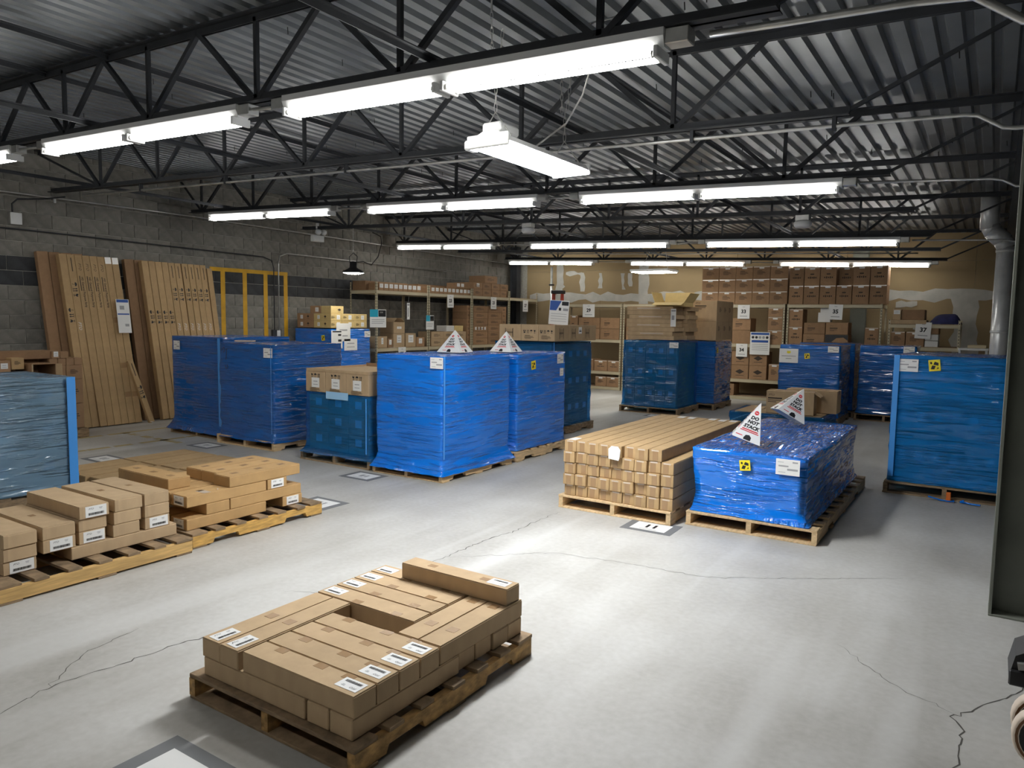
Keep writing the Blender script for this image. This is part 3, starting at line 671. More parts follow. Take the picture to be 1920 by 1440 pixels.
# ================================================================== FILM WRAPPED LOADS
def wrap_mesh(a, b, h, m, seed, skirt=0., flare=.02, bulge=.006, wr=.006, rc=.03, lump=.012, lean=(0, 0), sag=None):
    r = random.Random(seed); ps = []; off = Vector((seed*3.7, seed*1.3, 0))
    def side(p, q, n):
        for i in range(n): t = i/n; ps.append((p[0]+(q[0]-p[0])*t, p[1]+(q[1]-p[1])*t))
    na, nb = max(8, int(2*a/.06)), max(8, int(2*b/.06))
    def corner(cx, cy_, a0):
        for i in range(4): t = a0+PI/2*i/4; ps.append((cx+rc*math.cos(t), cy_+rc*math.sin(t)))
    side((-a+rc, -b), (a-rc, -b), na); corner(a-rc, -b+rc, -PI/2); side((a, -b+rc), (a, b-rc), nb); corner(a-rc, b-rc, 0)
    side((a-rc, b), (-a+rc, b), na); corner(-a+rc, b-rc, PI/2); side((-a, b-rc), (-a, -b+rc), nb); corner(-a+rc, -b+rc, PI)
    n = len(ps); NZ = max(12, int(h/.035)); mb = MB()
    for k in range(NZ+1):
        t = k/NZ; z = h*t
        for i, (x, y) in enumerate(ps):
            L_ = math.hypot(x, y) or 1
            d = bulge*math.sin(PI*t)+flare*max(0, 1-t/.09)**1.5
            d += wr*noise.noise(Vector((x*2.2, y*2.2, z*13))+off)+wr*.8*noise.noise(Vector((x*1.1+5, y*1.1, z*4))+off)+wr*.35*noise.noise(Vector((x*9, y*9, z*30+x*8))+off)
            nx_, ny_ = x/a, y/b; q = max(abs(nx_), abs(ny_))
            dx = (1 if nx_ > 0 else -1) if abs(nx_) > .94 else 0; dy = (1 if ny_ > 0 else -1) if abs(ny_) > .94 else 0
            zz = z
            if k == 0: zz = z+.02*abs(noise.noise(Vector((x*5, y*5, seed))))
            zz -= skirt*max(0, 1-t/.09)
            if sag: zz += sag(x, y)*t
            mb.v.append((x+dx*d+lean[0]*t, y+dy*d+lean[1]*t, zz))
    for k in range(NZ):
        for i in range(n): mb.f.append((k*n+i, k*n+(i+1) % n, (k+1)*n+(i+1) % n, (k+1)*n+i)); mb.m.append(0)
    # top: rings drawn in to the middle
    base = NZ*n; R_ = 12
    for q in range(1, R_+1):
        f = 1-q/R_*.98
        for i, (x, y) in enumerate(ps):
            X_, Y_ = x*f, y*f
            z = h+lump*min(1, q/2)*(noise.noise(Vector((X_*3.5, Y_*3.5, 2))+off)+.5*noise.noise(Vector((X_*11, Y_*4, 7))+off))
            if sag: z += sag(X_, Y_)
            mb.v.append((X_+lean[0], Y_+lean[1], z))
        c = base+n*(q-1); e = base+n*q
        for i in range(n): mb.f.append((c+i, c+(i+1) % n, e+(i+1) % n, e+i)); mb.m.append(0)
    e = base+n*R_; mb.f.append(tuple(e+i for i in range(n))); mb.m.append(0)
    return mb.mesh('stretch_film', [m], True)
def load(x0, x1, y0, y1, z0, z1, m, label, seed, grid=None, lab=(), group='pallet loads wrapped in blue film', rz=0., bands=(), name='wrapped_pallet_load', **kw):
    a, b, h = (x1-x0)/2, (y1-y0)/2, z1-z0
    t = thing(name, label, 'wrapped pallet', ((x0+x1)/2, (y0+y1)/2, z0), (0, 0, rz), group)
    obj('stretch_film', wrap_mesh(a, b, h, m, seed, **kw), t)
    if grid:
        nx, ny, nz, faces = grid; g = .035; dx, dy, dz = (2*a-2*g)/nx, (2*b-2*g)/ny, (h-.05)/nz; lm = label_mesh(min(.1, dx*.4), .085, 'blank')
        cm = carton_mesh(dx-.002, dy-.002, dz-.002, CARD, 'none', .002)
        for i in range(nx):
            for j in range(ny):
                for k in range(nz):
                    if j > 0 and i < nx-1 and k < nz-1: continue
                    o = obj('inner_carton', cm, t, (-a+g+dx*(i+.5), -b+g+dy*(j+.5), .02+dz*k)); d = (dx-.002, dy-.002, dz-.002)
                    if '-y' in faces and j == 0: on(o, '-y', lm, 'carton_label', 0, d[2]*.12, d)
                    if '+x' in faces and i == nx-1: on(o, '+x', lm, 'carton_label', 0, d[2]*.12, d)
    for f, u, v, w_, hh, kind in lab:       # u along the face from its middle, v down from the top edge
        pos = {'-y': (u, -b-.014, h-v), '+x': (a+.014, u, h-v)}[f]
        nm = {'ship': 'shipping_label', 'yel': 'yellow_sticker', 'note': 'paper_note', 'sheet': 'paper_sheet', 'band': 'packing_slip_pouch'}[kind]
        if kind == 'ship': me = label_mesh(w_, hh, 'ship')
        elif kind == 'yel':
            def mk():
                mb = MB(); mb.box(-w_/2, w_/2, -hh/2, hh/2, -.0004, .0004, 0); r = random.Random(3)
                mb.poly([(-w_*.35, -hh*.3, .001), (-w_*.05, -hh*.36, .001), (w_*.1, -hh*.05, .001), (-w_*.2, hh*.02, .001)], 1)
                mb.poly([(-w_*.1, hh*.08, .001), (w_*.33, -hh*.05, .001), (w_*.36, hh*.2, .001), (w_*.05, hh*.34, .001)], 1)
                mb.poly([(-w_*.36, hh*.15, .001), (-w_*.18, hh*.12, .001), (-w_*.2, hh*.32, .001), (-w_*.36, hh*.34, .001)], 1); mb.poly([(w_*.15, -hh*.35, .001), (w_*.35, -hh*.3, .001), (w_*.3, -hh*.14, .001)], 1)
                return mb.mesh('yellow_sticker', [YELS, INK])
            me = cached(('yel', w_, hh), mk)
        elif kind == 'note':
            mb = MB(); mb.box(-w_/2, w_/2, -hh/2, hh/2, -.0004, .0004, 0); mb.poly([(-w_*.1, hh*.2, .001), (0, hh*.15, .001), (w_*.1, hh*.2, .001), (w_*.1, hh*.34, .001), (-w_*.1, hh*.34, .001)], 1)
            rect(mb, 0, -.02*hh, w_*.75, hh*.05, 2, .001); rect(mb, 0, -.2*hh, w_*.3, hh*.05, 2, .001); me = mb.mesh('paper_note', [PAPER, YELS, INKG])
        elif kind == 'band': me = MB().box(-w_/2, w_/2, -hh/2, hh/2, -.0004, .0004).mesh('packing_slip_pouch', [mat('pouch', (.35, .6, .85), .25)])
        else: me = label_mesh(w_, hh, 'tick')
        o = obj(nm, me, t, pos, FACE[f])
        if kind == 'yel': o.rotation_euler = (Euler(FACE[f]).to_matrix() @ Matrix.Rotation(.12, 3, 'Z')).to_euler()
    for f, u, w_, ztop, zbot in bands:     # vertical strips where the film doubles up on an edge
        mb = MB(); e = .010+kw.get('wr', .006)*1.3+max(0, kw.get('bulge', .006))
        k = 14
        for i in range(k):
            za, zc = h-ztop-(h-ztop-zbot)*i/k, h-ztop-(h-ztop-zbot)*(i+1)/k
            if f == '-y': mb.quad((u-w_/2, -b-e, zc), (u+w_/2, -b-e, zc), (u+w_/2, -b-e, za), (u-w_/2, -b-e, za))
            else: mb.quad((a+e, u-w_/2, zc), (a+e, u+w_/2, zc), (a+e, u+w_/2, za), (a+e, u-w_/2, za))
        obj('film_edge_strip', mb, t, mats=BAND)
    return t
PH = .12
# centre block of loads
pallet(-5.65, -4.67, 5.81, 7.12, 'wooden pallet under the big bright blue load in the middle', P1)
load(-5.62, -4.70, 5.84, 7.10, PH, 1.305, F_BLUE, 'biggest bright blue wrapped load in the middle, paper pyramid near its front', 1, lab=(('-y', .40, .065, .17, .115, 'ship'),), flare=.065, skirt=.05, bulge=.004, bands=(('+x', -.615, .022, .0, .12),))
pallet(-5.66, -4.66, 7.22, 8.44, 'wooden pallet under the load behind the big middle one', P1)
load(-5.60, -4.70, 7.26, 8.42, PH, 1.285, F_BLUE, 'bright blue wrapped load with one yellow sticker, behind the biggest middle load', 2, lab=(('+x', -.24, .14, .10, .105, 'yel'), ('+x', .42, .085, .16, .12, 'ship'), ('+x', .46, .26, .09, .1, 'sheet')), flare=.012)
pallet(-6.3, -5.24, 9.02, 10.34, 'wooden pallet under the teal load topped with six cartons', P3)
load(-6.28, -5.28, 9.05, 10.30, PH, 1.375, F_TEAL, 'teal blue wrapped load under a row of brown cartons, behind the middle loads', 3, grid=(2, 5, 3, '+x'), flare=.01, bands=(('+x', -.60, .03, 0, .02),))
# left pair
pallet(-9.90, -8.66, 6.06, 7.26, 'wooden pallet under the left dark blue load by the tall leaning cartons', P1)
load(-9.86, -8.70, 6.08, 7.24, PH, 1.395, F_DEEP, 'dark blue wrapped load farthest left in its row, small label at upper left', 4, lab=(('-y', -.43, .13, .15, .125, 'ship'),), flare=.08, skirt=.055, bulge=0, wr=.0035, lump=.006, bands=(('-y', .545, .06, .01, .06),))
pallet(-8.62, -7.46, 5.93, 7.15, 'wooden pallet under the blue load marked in black pen', P1)
L2_ = load(-8.56, -7.47, 5.95, 7.10, PH, 1.335, F_DEEP, 'dark blue wrapped load with crumpled sides and black pen marks', 5, lab=(('-y', .46, .10, .17, .12, 'ship'),), wr=.013, lump=.02, flare=.03, skirt=.03, bands=(('-y', .537, .012, .02, .1),))
mb = MB(); mb.tube([(-.46, -.592, 1.12), (-.42, -.592, 1.16), (-.40, -.592, 1.13), (-.43, -.592, 1.09)], .004, 4); mb.tube([(-.36, -.592, 1.15), (-.38, -.592, 1.0)], .004, 4); mb.tube([(-.40, -.592, .93), (-.38, -.592, .88), (-.34, -.592, .9), (-.36, -.592, .94)], .004, 4)
obj('pen_mark', mb, L2_, mats=INK)
obj('folded_film', MB().cbox(-.12, .14, -.05, .05, 0, .02, .006), L2_, (-.28, -.38, 1.23), (0, 0, .35), mats=TAPEW)
pallet(-6.86, -5.72, 5.84, 7.0, 'wooden pallet under the half wrapped load of brown cartons', P3)
load(-6.80, -5.76, 5.87, 6.95, PH, .815, F_TEAL, 'low blue wrapped load with cartons and a tray on top', 6, grid=(3, 3, 3, '-y'), flare=.06, skirt=.03, lab=(('-y', .03, .02, .36, .085, 'band'),), bands=(('-y', .50, .02, .02, .05),))
for i, x in enumerate((-6.79, -6.455, -6.12)):
    o = carton(x, x+.33 if i < 2 else -5.77, 5.875, 6.3, .818, 1.058, ORD[i]+' brown carton from the left on the low blue load with the tray', 'cartons on the low blue load', CARD, 'x')
    on(o, '-y', icon_mesh(.05, 'gua'), 'care_marks', 0, .075, D(o)); on(o, '-y', label_mesh(.13, .115, 'tick'), 'label', 0, -.01, D(o)); on(o, '-y', print_mesh(.2, .05, 'lines'), 'print', 0, -.09, D(o))
o = thing('cardboard_tray', 'open cardboard tray lying on the three cartons of the low blue load', 'tray', (-6.28, 6.32, 1.06))
obj('bottom', MB().box(-.5, .5, -.44, .55, 0, .008), o, mats=CARD)
for a_, b_, c__, d_ in ((-.5, .5, -.444, -.436), (-.5, .5, .546, .554), (-.504, -.496, -.44, .55), (.496, .504, -.44, .55)): obj('side_flap', MB().box(a_, b_, c__, d_, .0, .05 if c__ > -.4 else .03), o, mats=CARDD if c__ > 0 else CARD)
# far left corner load
pallet(-11.42, -10.34, 9.56, 10.7, 'wooden pallet under the load by the yellow frame', P3)
load(-11.40, -10.38, 9.6, 10.62, PH, 1.465, F_BLUE, 'blue wrapped load under small tan cartons, in front of the corner shelves', 7, lab=(('-y', .30, .17, .09, .10, 'yel'), ('+x', -.22, .06, .36, .34, 'sheet'), ('+x', -.03, .30, .34, .22, 'sheet'), ('+x', .42, .10, .16, .12, 'ship')))
# back pair with boxes above
pallet(-5.86, -4.70, 12.62, 13.72, 'wooden pallet under the far load topped with flat cartons', P3)
load(-5.82, -4.74, 12.64, 13.68, PH, 1.345, F_TEAL, 'teal blue wrapped load under a stack of flat cartons, before the back shelves', 8, grid=(5, 2, 3, '-y'), lab=(('-y', .46, .07, .17, .10, 'ship'),))
pallet(-5.6, -4.44, 13.85, 14.95, 'wooden pallet under the load behind the far load with flat cartons', P3)
load(-5.56, -4.47, 13.88, 14.95, PH, 1.33, F_DEEP, 'dark blue wrapped load right behind the one with flat cartons', 9, lab=(('+x', -.42, .17, .08, .10, 'yel'),))
# right group
pallet(-3.13, -2.1, 13.12, 14.2, 'wooden pallet under the load with a paper note', P3)
load(-3.10, -2.12, 13.14, 14.16, PH, 1.335, F_DEEP, 'blue wrapped load with a white paper note and a yellow sticker', 10, wr=.012, lab=(('-y', -.33, .19, .31, .24, 'note'), ('-y', -.03, .185, .085, .09, 'yel'), ('-y', .38, .06, .17, .1, 'ship')))
pallet(-3.1, -2.06, 14.45, 15.5, 'wooden pallet under the hidden load behind the paper note load', P3)
load(-3.05, -2.10, 14.48, 15.45, PH, 1.345, F_DEEP, 'dark blue wrapped load mostly hidden behind the paper note load', 11, lab=(('+x', -.35, .07, .16, .11, 'ship'),))
pallet(-2.02, -1.06, 14.2, 15.2, 'wooden pallet under the dark load right of the paper note load', P3)
load(-1.98, -1.10, 14.22, 15.16, PH, 1.335, F_DEEP, 'dark blue wrapped load between the paper note load and the tall right load', 12, wr=.014, lab=(('-y', .33, .06, .17, .11, 'ship'),))
pallet(-.86, .22, 8.22, 9.4, 'wooden pallet under the tall cyan load by the column', P3)
load(-.80, .18, 8.25, 9.36, PH, 1.40, F_CYAN, 'tall cyan blue wrapped load right beside the steel column', 13, grid=(6, 2, 3, '-y'), rz=-.06, wr=.009, lump=.02, flare=.012, lab=(('-y', -.36, .10, .18, .125, 'ship'), ('-y', -.13, .09, .10, .11, 'yel')), bands=(('-y', -.46, .05, .0, .05),))
mb = MB()
for s_ in range(4):
    r = random.Random(s_); p = [(-.45+.3*s_, 8.12, .035)]
    for i in range(6): p.append((p[-1][0]+r.uniform(-.05, .12), p[-1][1]+r.uniform(-.05, .025), .012+.01*r.random()))
    mb.tube(p, .008, 5)
tag(obj('film_scrap', mb, mats=F_BLUE), 'torn strips of blue film on the floor before the tall cyan load', 'film')
tag(obj('orange_clip', MB().cbox(-.02, .02, -.012, .012, 0, .09, .004), None, (-.28, 8.16, 0), mats=ORANGE), 'small orange piece standing under the tall cyan load', 'clip')
# long load in front right
pallet(-2.08, -1.04, 5.86, 8.34, 'long wooden pallet under the low blue load in front', P1, n_top=11)
LW = load(-2.06, -1.13, 5.90, 8.30, PH, .655, F_BLUE, 'long low blue wrapped load with two tipped paper pyramids on top', 14, wr=.013, lump=.022, bulge=-.02, lab=(('-y', .31, .075, .18, .125, 'ship'), ('-y', -.02, .10, .085, .085, 'yel')))
# low load behind it
pallet(-3.5, -2.3, 11.72, 12.8, 'wooden pallet under the low open load behind the long blue one', P3)
t = load(-3.5, -2.06, 11.70, 12.75, PH, .285, F_TEAL, 'low load with film round its sides, two cartons standing on it', 15, wr=.014, lump=.004)
for i, (a_, b_) in enumerate(((-.64, -.32), (-.31, .02), (.03, .34), (.35, .66))): obj('top_carton', carton_mesh(b_-a_, .98, .03, CARD, 'none'), t, ((a_+b_)/2, 0, .142))
o = carton(-2.94, -2.24, 11.74, 12.06, .30, .65, 'brown carton with an open side flap on the low film wrapped load', 'pair of cartons on the low load', CARD, 'x', True, rz=.05)
on(o, '-y', print_mesh(.28, .16, 'logo'), 'print', -.19, .06, D(o))
obj('open_flap', MB().box(0, .11, -.15, .15, -.003, .003), o, (.35, 0, .345), (0, .65, 0), mats=CARD)
carton(-2.74, -1.98, 12.2, 12.55, .30, .655, 'brown carton standing behind the flapped carton on the low load', 'pair of cartons on the low load', CARD, 'x', True)
# pale film load at the left edge
pallet(-7.92, -6.9, 2.1, 3.36, 'wooden pallet under the pale film load at the left edge', P3)
load(-7.9, -6.93, 2.12, 3.33, PH, 1.125, F_CLEAR, 'load in pale shiny film at the left edge, blue strip down its corner', 16, grid=(2, 3, 3, '+x'), wr=.016, lump=.02, sag=lambda x, y: .09*math.exp(-((y+.18)/.22)**2)*(.5+.5*math.cos(x)), bands=(('+x', .555, .075, .0, .0),))

# ------------------------------------------------------------------ paper pyramids: DO NOT STACK
def pyramid(loc, rot, label, b=.30, h=.25):
    t = thing('paper_pyramid', label, 'warning sign', loc, rot, 'do not stack paper pyramids')
    mb = MB(); c = [(-b/2, -b/2, 0), (b/2, -b/2, 0), (b/2, b/2, 0), (-b/2, b/2, 0)]
    for i in range(4):
        p, q = Vector(c[i]), Vector(c[(i+1) % 4]); ap = Vector((0, 0, h))
        n = (q-p).cross(ap-p).normalized(); k = .0015
        mb.poly([tuple(p+n*k), tuple(q+n*k), tuple(ap+n*k)]); mb.poly([tuple(ap-n*k), tuple(q-n*k), tuple(p-n*k)])
    obj('paper_cone', mb, t, mats=PAPER)
    sl = math.hypot(h, b/2)
    def face_print():
        mb = MB(); s = sl
        def at(u): return u*s      # height along the slope
        n = 8; mb.poly([(.055*s*math.cos(PI/8+PI/4*i), at(.72)+.055*s*math.sin(PI/8+PI/4*i), .0025) for i in range(n)], 1)
        rect(mb, 0, at(.72), .06*s, .015*s, 2, .003)
        for tx, u in (('DO', .58), ('NOT', .465), ('STACK', .345)): mb.add(text_mesh(tx, .1, .2, .006), T(0, at(u), .0025, s*1.15), 0)
        rect(mb, 0, at(.265), s*.38, s*.028, 1, .0025); rect(mb, 0, at(.225), s*.44, s*.022, 1, .0025); rect(mb, -s*.2, at(.09), s*.16, s*.02, 1, .0025)
        mb.poly([(-.08*s, .005, .0025), (.09*s, .005, .0025), (.09*s, .10*s, .0025), (.03*s, .15*s, .0025), (-.05*s, .13*s, .0025), (-.08*s, .06*s, .0025)], 0)
        return mb.mesh('printed_face', [INK, RED, PAPER])
    me = cached(('pyr', b, h), face_print)
    for i in range(4):
        a = i*PI/2; til = math.atan2(h, b/2)
        m = Matrix.Rotation(a, 4, 'Z') @ Matrix.Translation((0, -b/2, 0)) @ Matrix.Rotation(til, 4, 'X')
        o = obj('printed_face', me, t); o.matrix_local = m
    return t
pyramid((-5.14, 6.62, 1.318), (0, 0, .12), 'upright paper pyramid on the biggest blue load, left of the other')
pyramid((-5.06, 7.55, 1.30), (0, 0, .1), 'upright paper pyramid on the load with one yellow sticker')
pyramid((-1.72, 6.27, .715), (0, .34, .25), 'tipped paper pyramid near the front of the long low load', .24, .33)
pyramid((-1.74, 7.82, .745), (-.1, .52, .45), 'tipped paper pyramid at the back of the long low load', .30, .33)

# ================================================================== FRONT PALLET OF LONG SHALLOW CARTONS
pallet(-2.90, -1.87, 1.83, 3.06, 'old wooden pallet in the foreground under long brown cartons', [mat('pine_dirty', (.42, .25, .09), .75, noise_s=6, noise_a=.45, stretch=(6, 3, 6)), WOODO, WOODO], h=.110, notch=True)
PX, PY, W_, L_, H_ = -2.835, 1.862, .1225, .655, .0865
LB = label_mesh(.115, .07, 'box')
def fp(x0, x1, y0, y1, z, label, seam='none'): return carton(x0, x1, y0, y1, z, z+H_, label, 'long cartons on the foreground pallet', CARD, seam)
zA = .112; zB_ = zA+H_+.001
G_ = .002
# lower layer (mirrored ring)
fp(PX, PX+L_, PY, PY+W_, zA, 'lower layer long carton lying along the front of the foreground pallet')
fp(PX, PX+L_, PY+W_+G_, PY+2*W_+G_, zA, 'lower layer long carton second from the front of the foreground pallet')
for i in range(2):
    x = PX+L_+.012+i*(W_+.006); fp(x, x+W_, PY, PY+L_, zA, 'lower layer carton end on, '+['left', 'right corner'][i]+' one at the front of the foreground pallet')
for i in range(2):
    fp(PX+.26, PX+.26+L_, PY+.93+i*(W_+G_), PY+.93+W_+i*(W_+G_), zA, 'lower layer long carton along the back of the foreground pallet, '+['inner', 'outer'][i]+' one')
for i in range(2):
    x = PX+i*(W_+G_); fp(x, x+W_, PY+.52, PY+.52+L_, zA, 'lower layer carton along the left side of the foreground pallet, '+['outer', 'inner'][i]+' one')
fp(PX+.25, PX+.25+L_, PY+.668, PY+.668+W_, zA, 'lower layer long carton inside the foreground pallet under the gap')
fp(PX+.25, PX+.25+L_, PY+.80, PY+.80+W_, zA, 'lower layer long carton inside the foreground pallet behind the gap')
# upper layer: ring round a gap
for i in range(2):
    x = PX+i*(W_+G_)
    o = fp(x, x+W_, PY-.006, PY+L_-.01, zB_, 'upper layer '+['outer', 'inner'][i]+' carton at the left front of the foreground pallet, label on top')
    on(o, '+z', LB, 'label', 0, -L_/2+.075, D(o), PI/2-.05); tabs(o, 1, 'x', .05, .05)
x0 = PX+2*W_+.02
for i in range(4):
    y0 = PY+.005+i*(W_+.006)
    o = fp(x0, x0+L_, y0, y0+W_, zB_, ORD[i]+' carton from the front in the upper layer, label at its right end, foreground pallet')
    on(o, '+z', LB, 'label', L_/2-.075, 0, D(o), PI)
    for u in (-.2, .04, .2): obj('tape_tab', cached('tabA', lambda: MB().box(-.028, .028, -.02, .02, 0, .0008).mesh('tape_tab', [TAPE])), o, (u, W_/2-.019, H_))
for i in range(4):
    y0 = PY+.655+i*(W_+.006)
    o = fp(PX-.004, PX+L_-.004, y0, y0+W_, zB_, ORD[i]+' carton behind the gap in the upper layer, label at its left end, foreground pallet')
    on(o, '+z', LB, 'label', -L_/2+.075, 0, D(o), 0)
    for u in (-.06, .2): obj('tape_tab', CACHE['tabA'], o, (u, -W_/2+.019, H_))
for i in range(2):
    x = PX+L_+.012+i*(W_+.004)
    o = fp(x, x+W_, PY+.525, PY+.525+L_, zB_, 'upper layer plain carton at the right back of the foreground pallet, '+['inner', 'outer edge'][i]+' one')
    tabs(o, 2, 'y', .05, .05)
zC = zB_+H_+.001
o = carton(PX+.215, PX+.905, PY+1.055, PY+1.17, zC, zC+.085, 'single long carton lying on top at the back of the foreground pallet', 'long cartons on the foreground pallet', CARD, 'none')
on(o, '+z', LB, 'label', .26, 0, D(o), PI); tabs(o, 2, 'x', .05, .035)

# ================================================================== LEFT PALLETS
pallet(-5.72, -4.70, 1.80, 3.02, 'wooden pallet at the left edge with a solid bright side board', [WOOD, WOODO, WOODO], notch=False, h=.112)
zb1 = .114; h1 = .0835
LB2 = label_mesh(.135, .072, 'box'); XF = -4.86; DL = .72
def lc(y0, y1, k, label, lab=False, x1=XF, dz=0., ln=DL, group='flat cartons on the left edge pallet'):
    z = zb1+k*(h1+.0008)+dz
    o = carton(x1-ln, x1, y0, y1, z, z+h1, label, group, CARD, 'none')
    obj('side_flap', cached(('lf', h1), lambda: MB().box(-.003, .0, -.012, .012, .004, h1-.004).mesh('side_flap', [CARD])), o, (ln/2+.0025, -(y1-y0)/2+.013, 0))
    if lab: on(o, '+x', LB2, 'label', .01, 0, D(o))
    else: tabs(o, 1, 'x', .05, .035)
    return o
n_ = 'flat cartons on the left edge pallet'
o = carton(XF-.24, XF, 2.275, 3.0, zb1, zb1+h1, 'long flat carton lying along the side of the left edge pallet, bottom layer', n_, CARD, 'none')
carton(XF-DL, XF-.26, 2.3, 2.98, zb1, zb1+h1, 'bottom layer flat carton hidden behind the long one on the left edge pallet', n_, CARD, 'none')
for k in range(3): lc(1.895, 2.08, k, ['bottom carton with a label in the nearest stack of the left edge pallet', 'middle carton in the nearest stack of the left edge pallet', 'top carton in the nearest stack of the left edge pallet'][k], k == 0, XF-.01*(2-k))
carton(XF-DL, XF-.3, 2.11, 2.28, zb1, zb1+h1, 'bottom layer flat carton set back under the second stack, left edge pallet', n_, CARD, 'none')
for k in (1, 2): lc(2.11, 2.305, k, ['', 'labelled carton in the second stack of the left edge pallet', 'top carton of the second stack of the left edge pallet'][k], k == 1)
for k in (1, 2, 3): lc(2.33, 2.52-.01*(3-k), k, ['', 'labelled low carton in the third stack of the left edge pallet', 'plain middle carton in the third stack of the left edge pallet', 'labelled top carton of the third stack of the left edge pallet'][k], k in (1, 3), XF+(.006 if k == 3 else -.01))
for k in (1, 2, 3): lc(2.56-.008*(3-k), 2.752-.012*(3-k), k, ['', 'low carton in the fourth stack of the left edge pallet', 'middle carton in the fourth stack of the left edge pallet', 'top carton of the fourth stack of the left edge pallet'][k], False)
for k in (1, 2, 3): lc(2.765, 2.948, k, ['', 'labelled low carton in the farthest stack of the left edge pallet', 'middle carton in the farthest stack of the left edge pallet', 'top carton of the farthest stack of the left edge pallet'][k], k == 1)

pallet(-5.78, -4.76, 3.06, 4.28, 'notched golden wooden pallet behind the left edge pallet', [mat('pine_golden', (.56, .33, .09), .7, noise_s=5, noise_a=.3, stretch=(10, 2, 10)), WOODO, WOODO], h=.110)
g2 = 'golden cartons on the notched pallet'; zb2 = .112; h2 = .0845; XG = -4.87
def gc(x0, x1, y0, y1, k, label, seam='none', lab=None):
    z = zb2+k*(h2+.0008); o = carton(x0, x1, y0, y1, z, z+h2, label, g2, CARDG, seam)
    if lab: on(o, lab, label_mesh(.125, .07, 'box'), 'label', 0, 0, D(o))
    return o
gc(XG-.2, XG, 3.085, 3.79, 0, 'bottom golden carton lying along the notched pallet, label on its near end', 'none', '-y')
gc(XG-.72, XG, 3.955, 4.158, 0, 'bottom golden carton end on, labelled, at the far end of the notched pallet', 'none', '+x')
gc(XG-.43, XG-.23, 3.085, 3.79, 0, 'bottom golden carton second in from the side of the notched pallet')
gc(XG-.72, XG, 3.25, 3.45, 1, 'golden carton end on in the second layer, beside a dark gap')
gc(XG-.2, XG, 3.458, 4.148, 1, 'golden carton lying along the second layer of the notched pallet')
gc(XG-.42, XG-.215, 3.458, 4.148, 1, 'golden carton second in on the second layer of the notched pallet')
gc(XG-.64, XG-.435, 3.458, 4.148, 1, 'golden carton third in on the second layer of the notched pallet')
for i in range(4):
    o = gc(XG-.2-.212*i, XG-.212*i, 3.09, 3.793, 2, ['golden carton with clear tape along the third layer, label on its near end', 'golden third layer carton second in from the side', 'golden third layer carton third in from the side', 'golden third layer carton at the far side of the notched pallet'][i], 'none', '-y' if i == 0 else None)
    if i == 0: obj('clear_tape', MB().box(-.08, .03, -.03, .03, 0, .001).box(.0, .001, .1, .11, 0, .01), o, (.07, -.18, h2), mats=TAPEW)
    tabs(o, 2, 'y', .05, .04)
gc(XG-.72, XG, 3.806, 4.0, 2, 'labelled golden carton end on in the third layer, under the top pair', 'none', '+x')
o = gc(XG-.99, XG-.29, 3.125, 3.31, 3, 'single golden carton on the near top corner of the notched pallet'); tabs(o, 3, 'x', .06, .04)
for i in range(3):
    o = gc(XG-.2-.205*i, XG-.205*i+(.004 if i == 0 else 0), 3.45-.0*i+(.03 if i else 0), 4.135, 3, ['front', 'middle', 'back'][i]+' of three golden cartons side by side on top of the notched pallet'); tabs(o, 3, 'y', .06, .045)
# long flat cartons on the floor behind
k = 0
for i, (x0, x1) in enumerate(((-8.06, -7.755), (-7.745, -7.44), (-7.40, -7.08), (-7.07, -6.76))):
    for j, (y0, y1) in enumerate(((3.62, 4.335), (4.36, 5.10))):
        if i == 0 and j == 0: y0 = 3.7
        carton(x0, x1, y0+.02*i, y1+.015*i, .001, .085, ORD[i]+' flat carton from the left lying on the floor, '+['near', 'far'][j]+' row behind the notched pallet', 'flat cartons lying on the floor', CARDO, 'y')

# ================================================================== NUMBER 11 PALLET: LONG SQUARE TUBES OF CARD
pallet(-3.23, -2.16, 5.715, 8.15, 'long wooden pallet under the square long cartons, by floor sign 11', P1, n_top=11)
gl = 'long square cartons on pallet 11'; wq = .1145; hq = .1005; r = random.Random(5)
for k in range(5):
    nn = 8 if k == 4 else 9
    for i in range(nn):
        x0 = -3.19+i*(wq+.0005)+(.0 if k % 2 else .004); z = .1195+k*(hq+.0008); y0 = 5.735+r.uniform(-.02, .02)-(.02 if k == 4 and i == 4 else 0)
        o = carton(x0, x0+wq-(.004 if k < 4 or i in (1, 4, 5) else 0), y0, y0+2.30, z, z+hq-.001, ORD[i]+' long square carton from the left, '+['bottom', 'second', 'third', 'fourth', 'top'][k]+' layer, pallet by floor sign 11', gl, CARDO, 'none', ch=.004 if k < 4 else .0012)
        o.rotation_euler = (0, r.uniform(-.03, .03) if 0 < i < nn-1 and k < 4 else 0, 0)
        tm = cached(('etape', k % 3), lambda: MB().box(-.024+.012*(k % 3-1), .024+.012*(k % 3-1), -.0012, 0, .004, hq-.004).box(-.035, .03, -.0014, 0, hq-.016, hq-.004, 1).mesh('end_tape', [TAPE, TAPEW]))
        obj('end_tape', tm, o, (0, -1.15, 0))
        if k == 4 and i in (0, 2, 3, 5, 6, 7): on(o, '+z', label_mesh(.07, .13, 'tick'), 'label', 0, -1.06 if i == 0 else 1.05, D(o))
        if k == 4 and i == 4: obj('white_tag', MB().poly([(-.052, -.002, -.02), (.05, -.002, -.025), (.052, -.002, .07), (.03, -.002, .1), (-.03, -.002, .1), (-.055, -.002, .07)]) or MB(), o, (0, -1.152, 0), mats=PAPER) if False else None
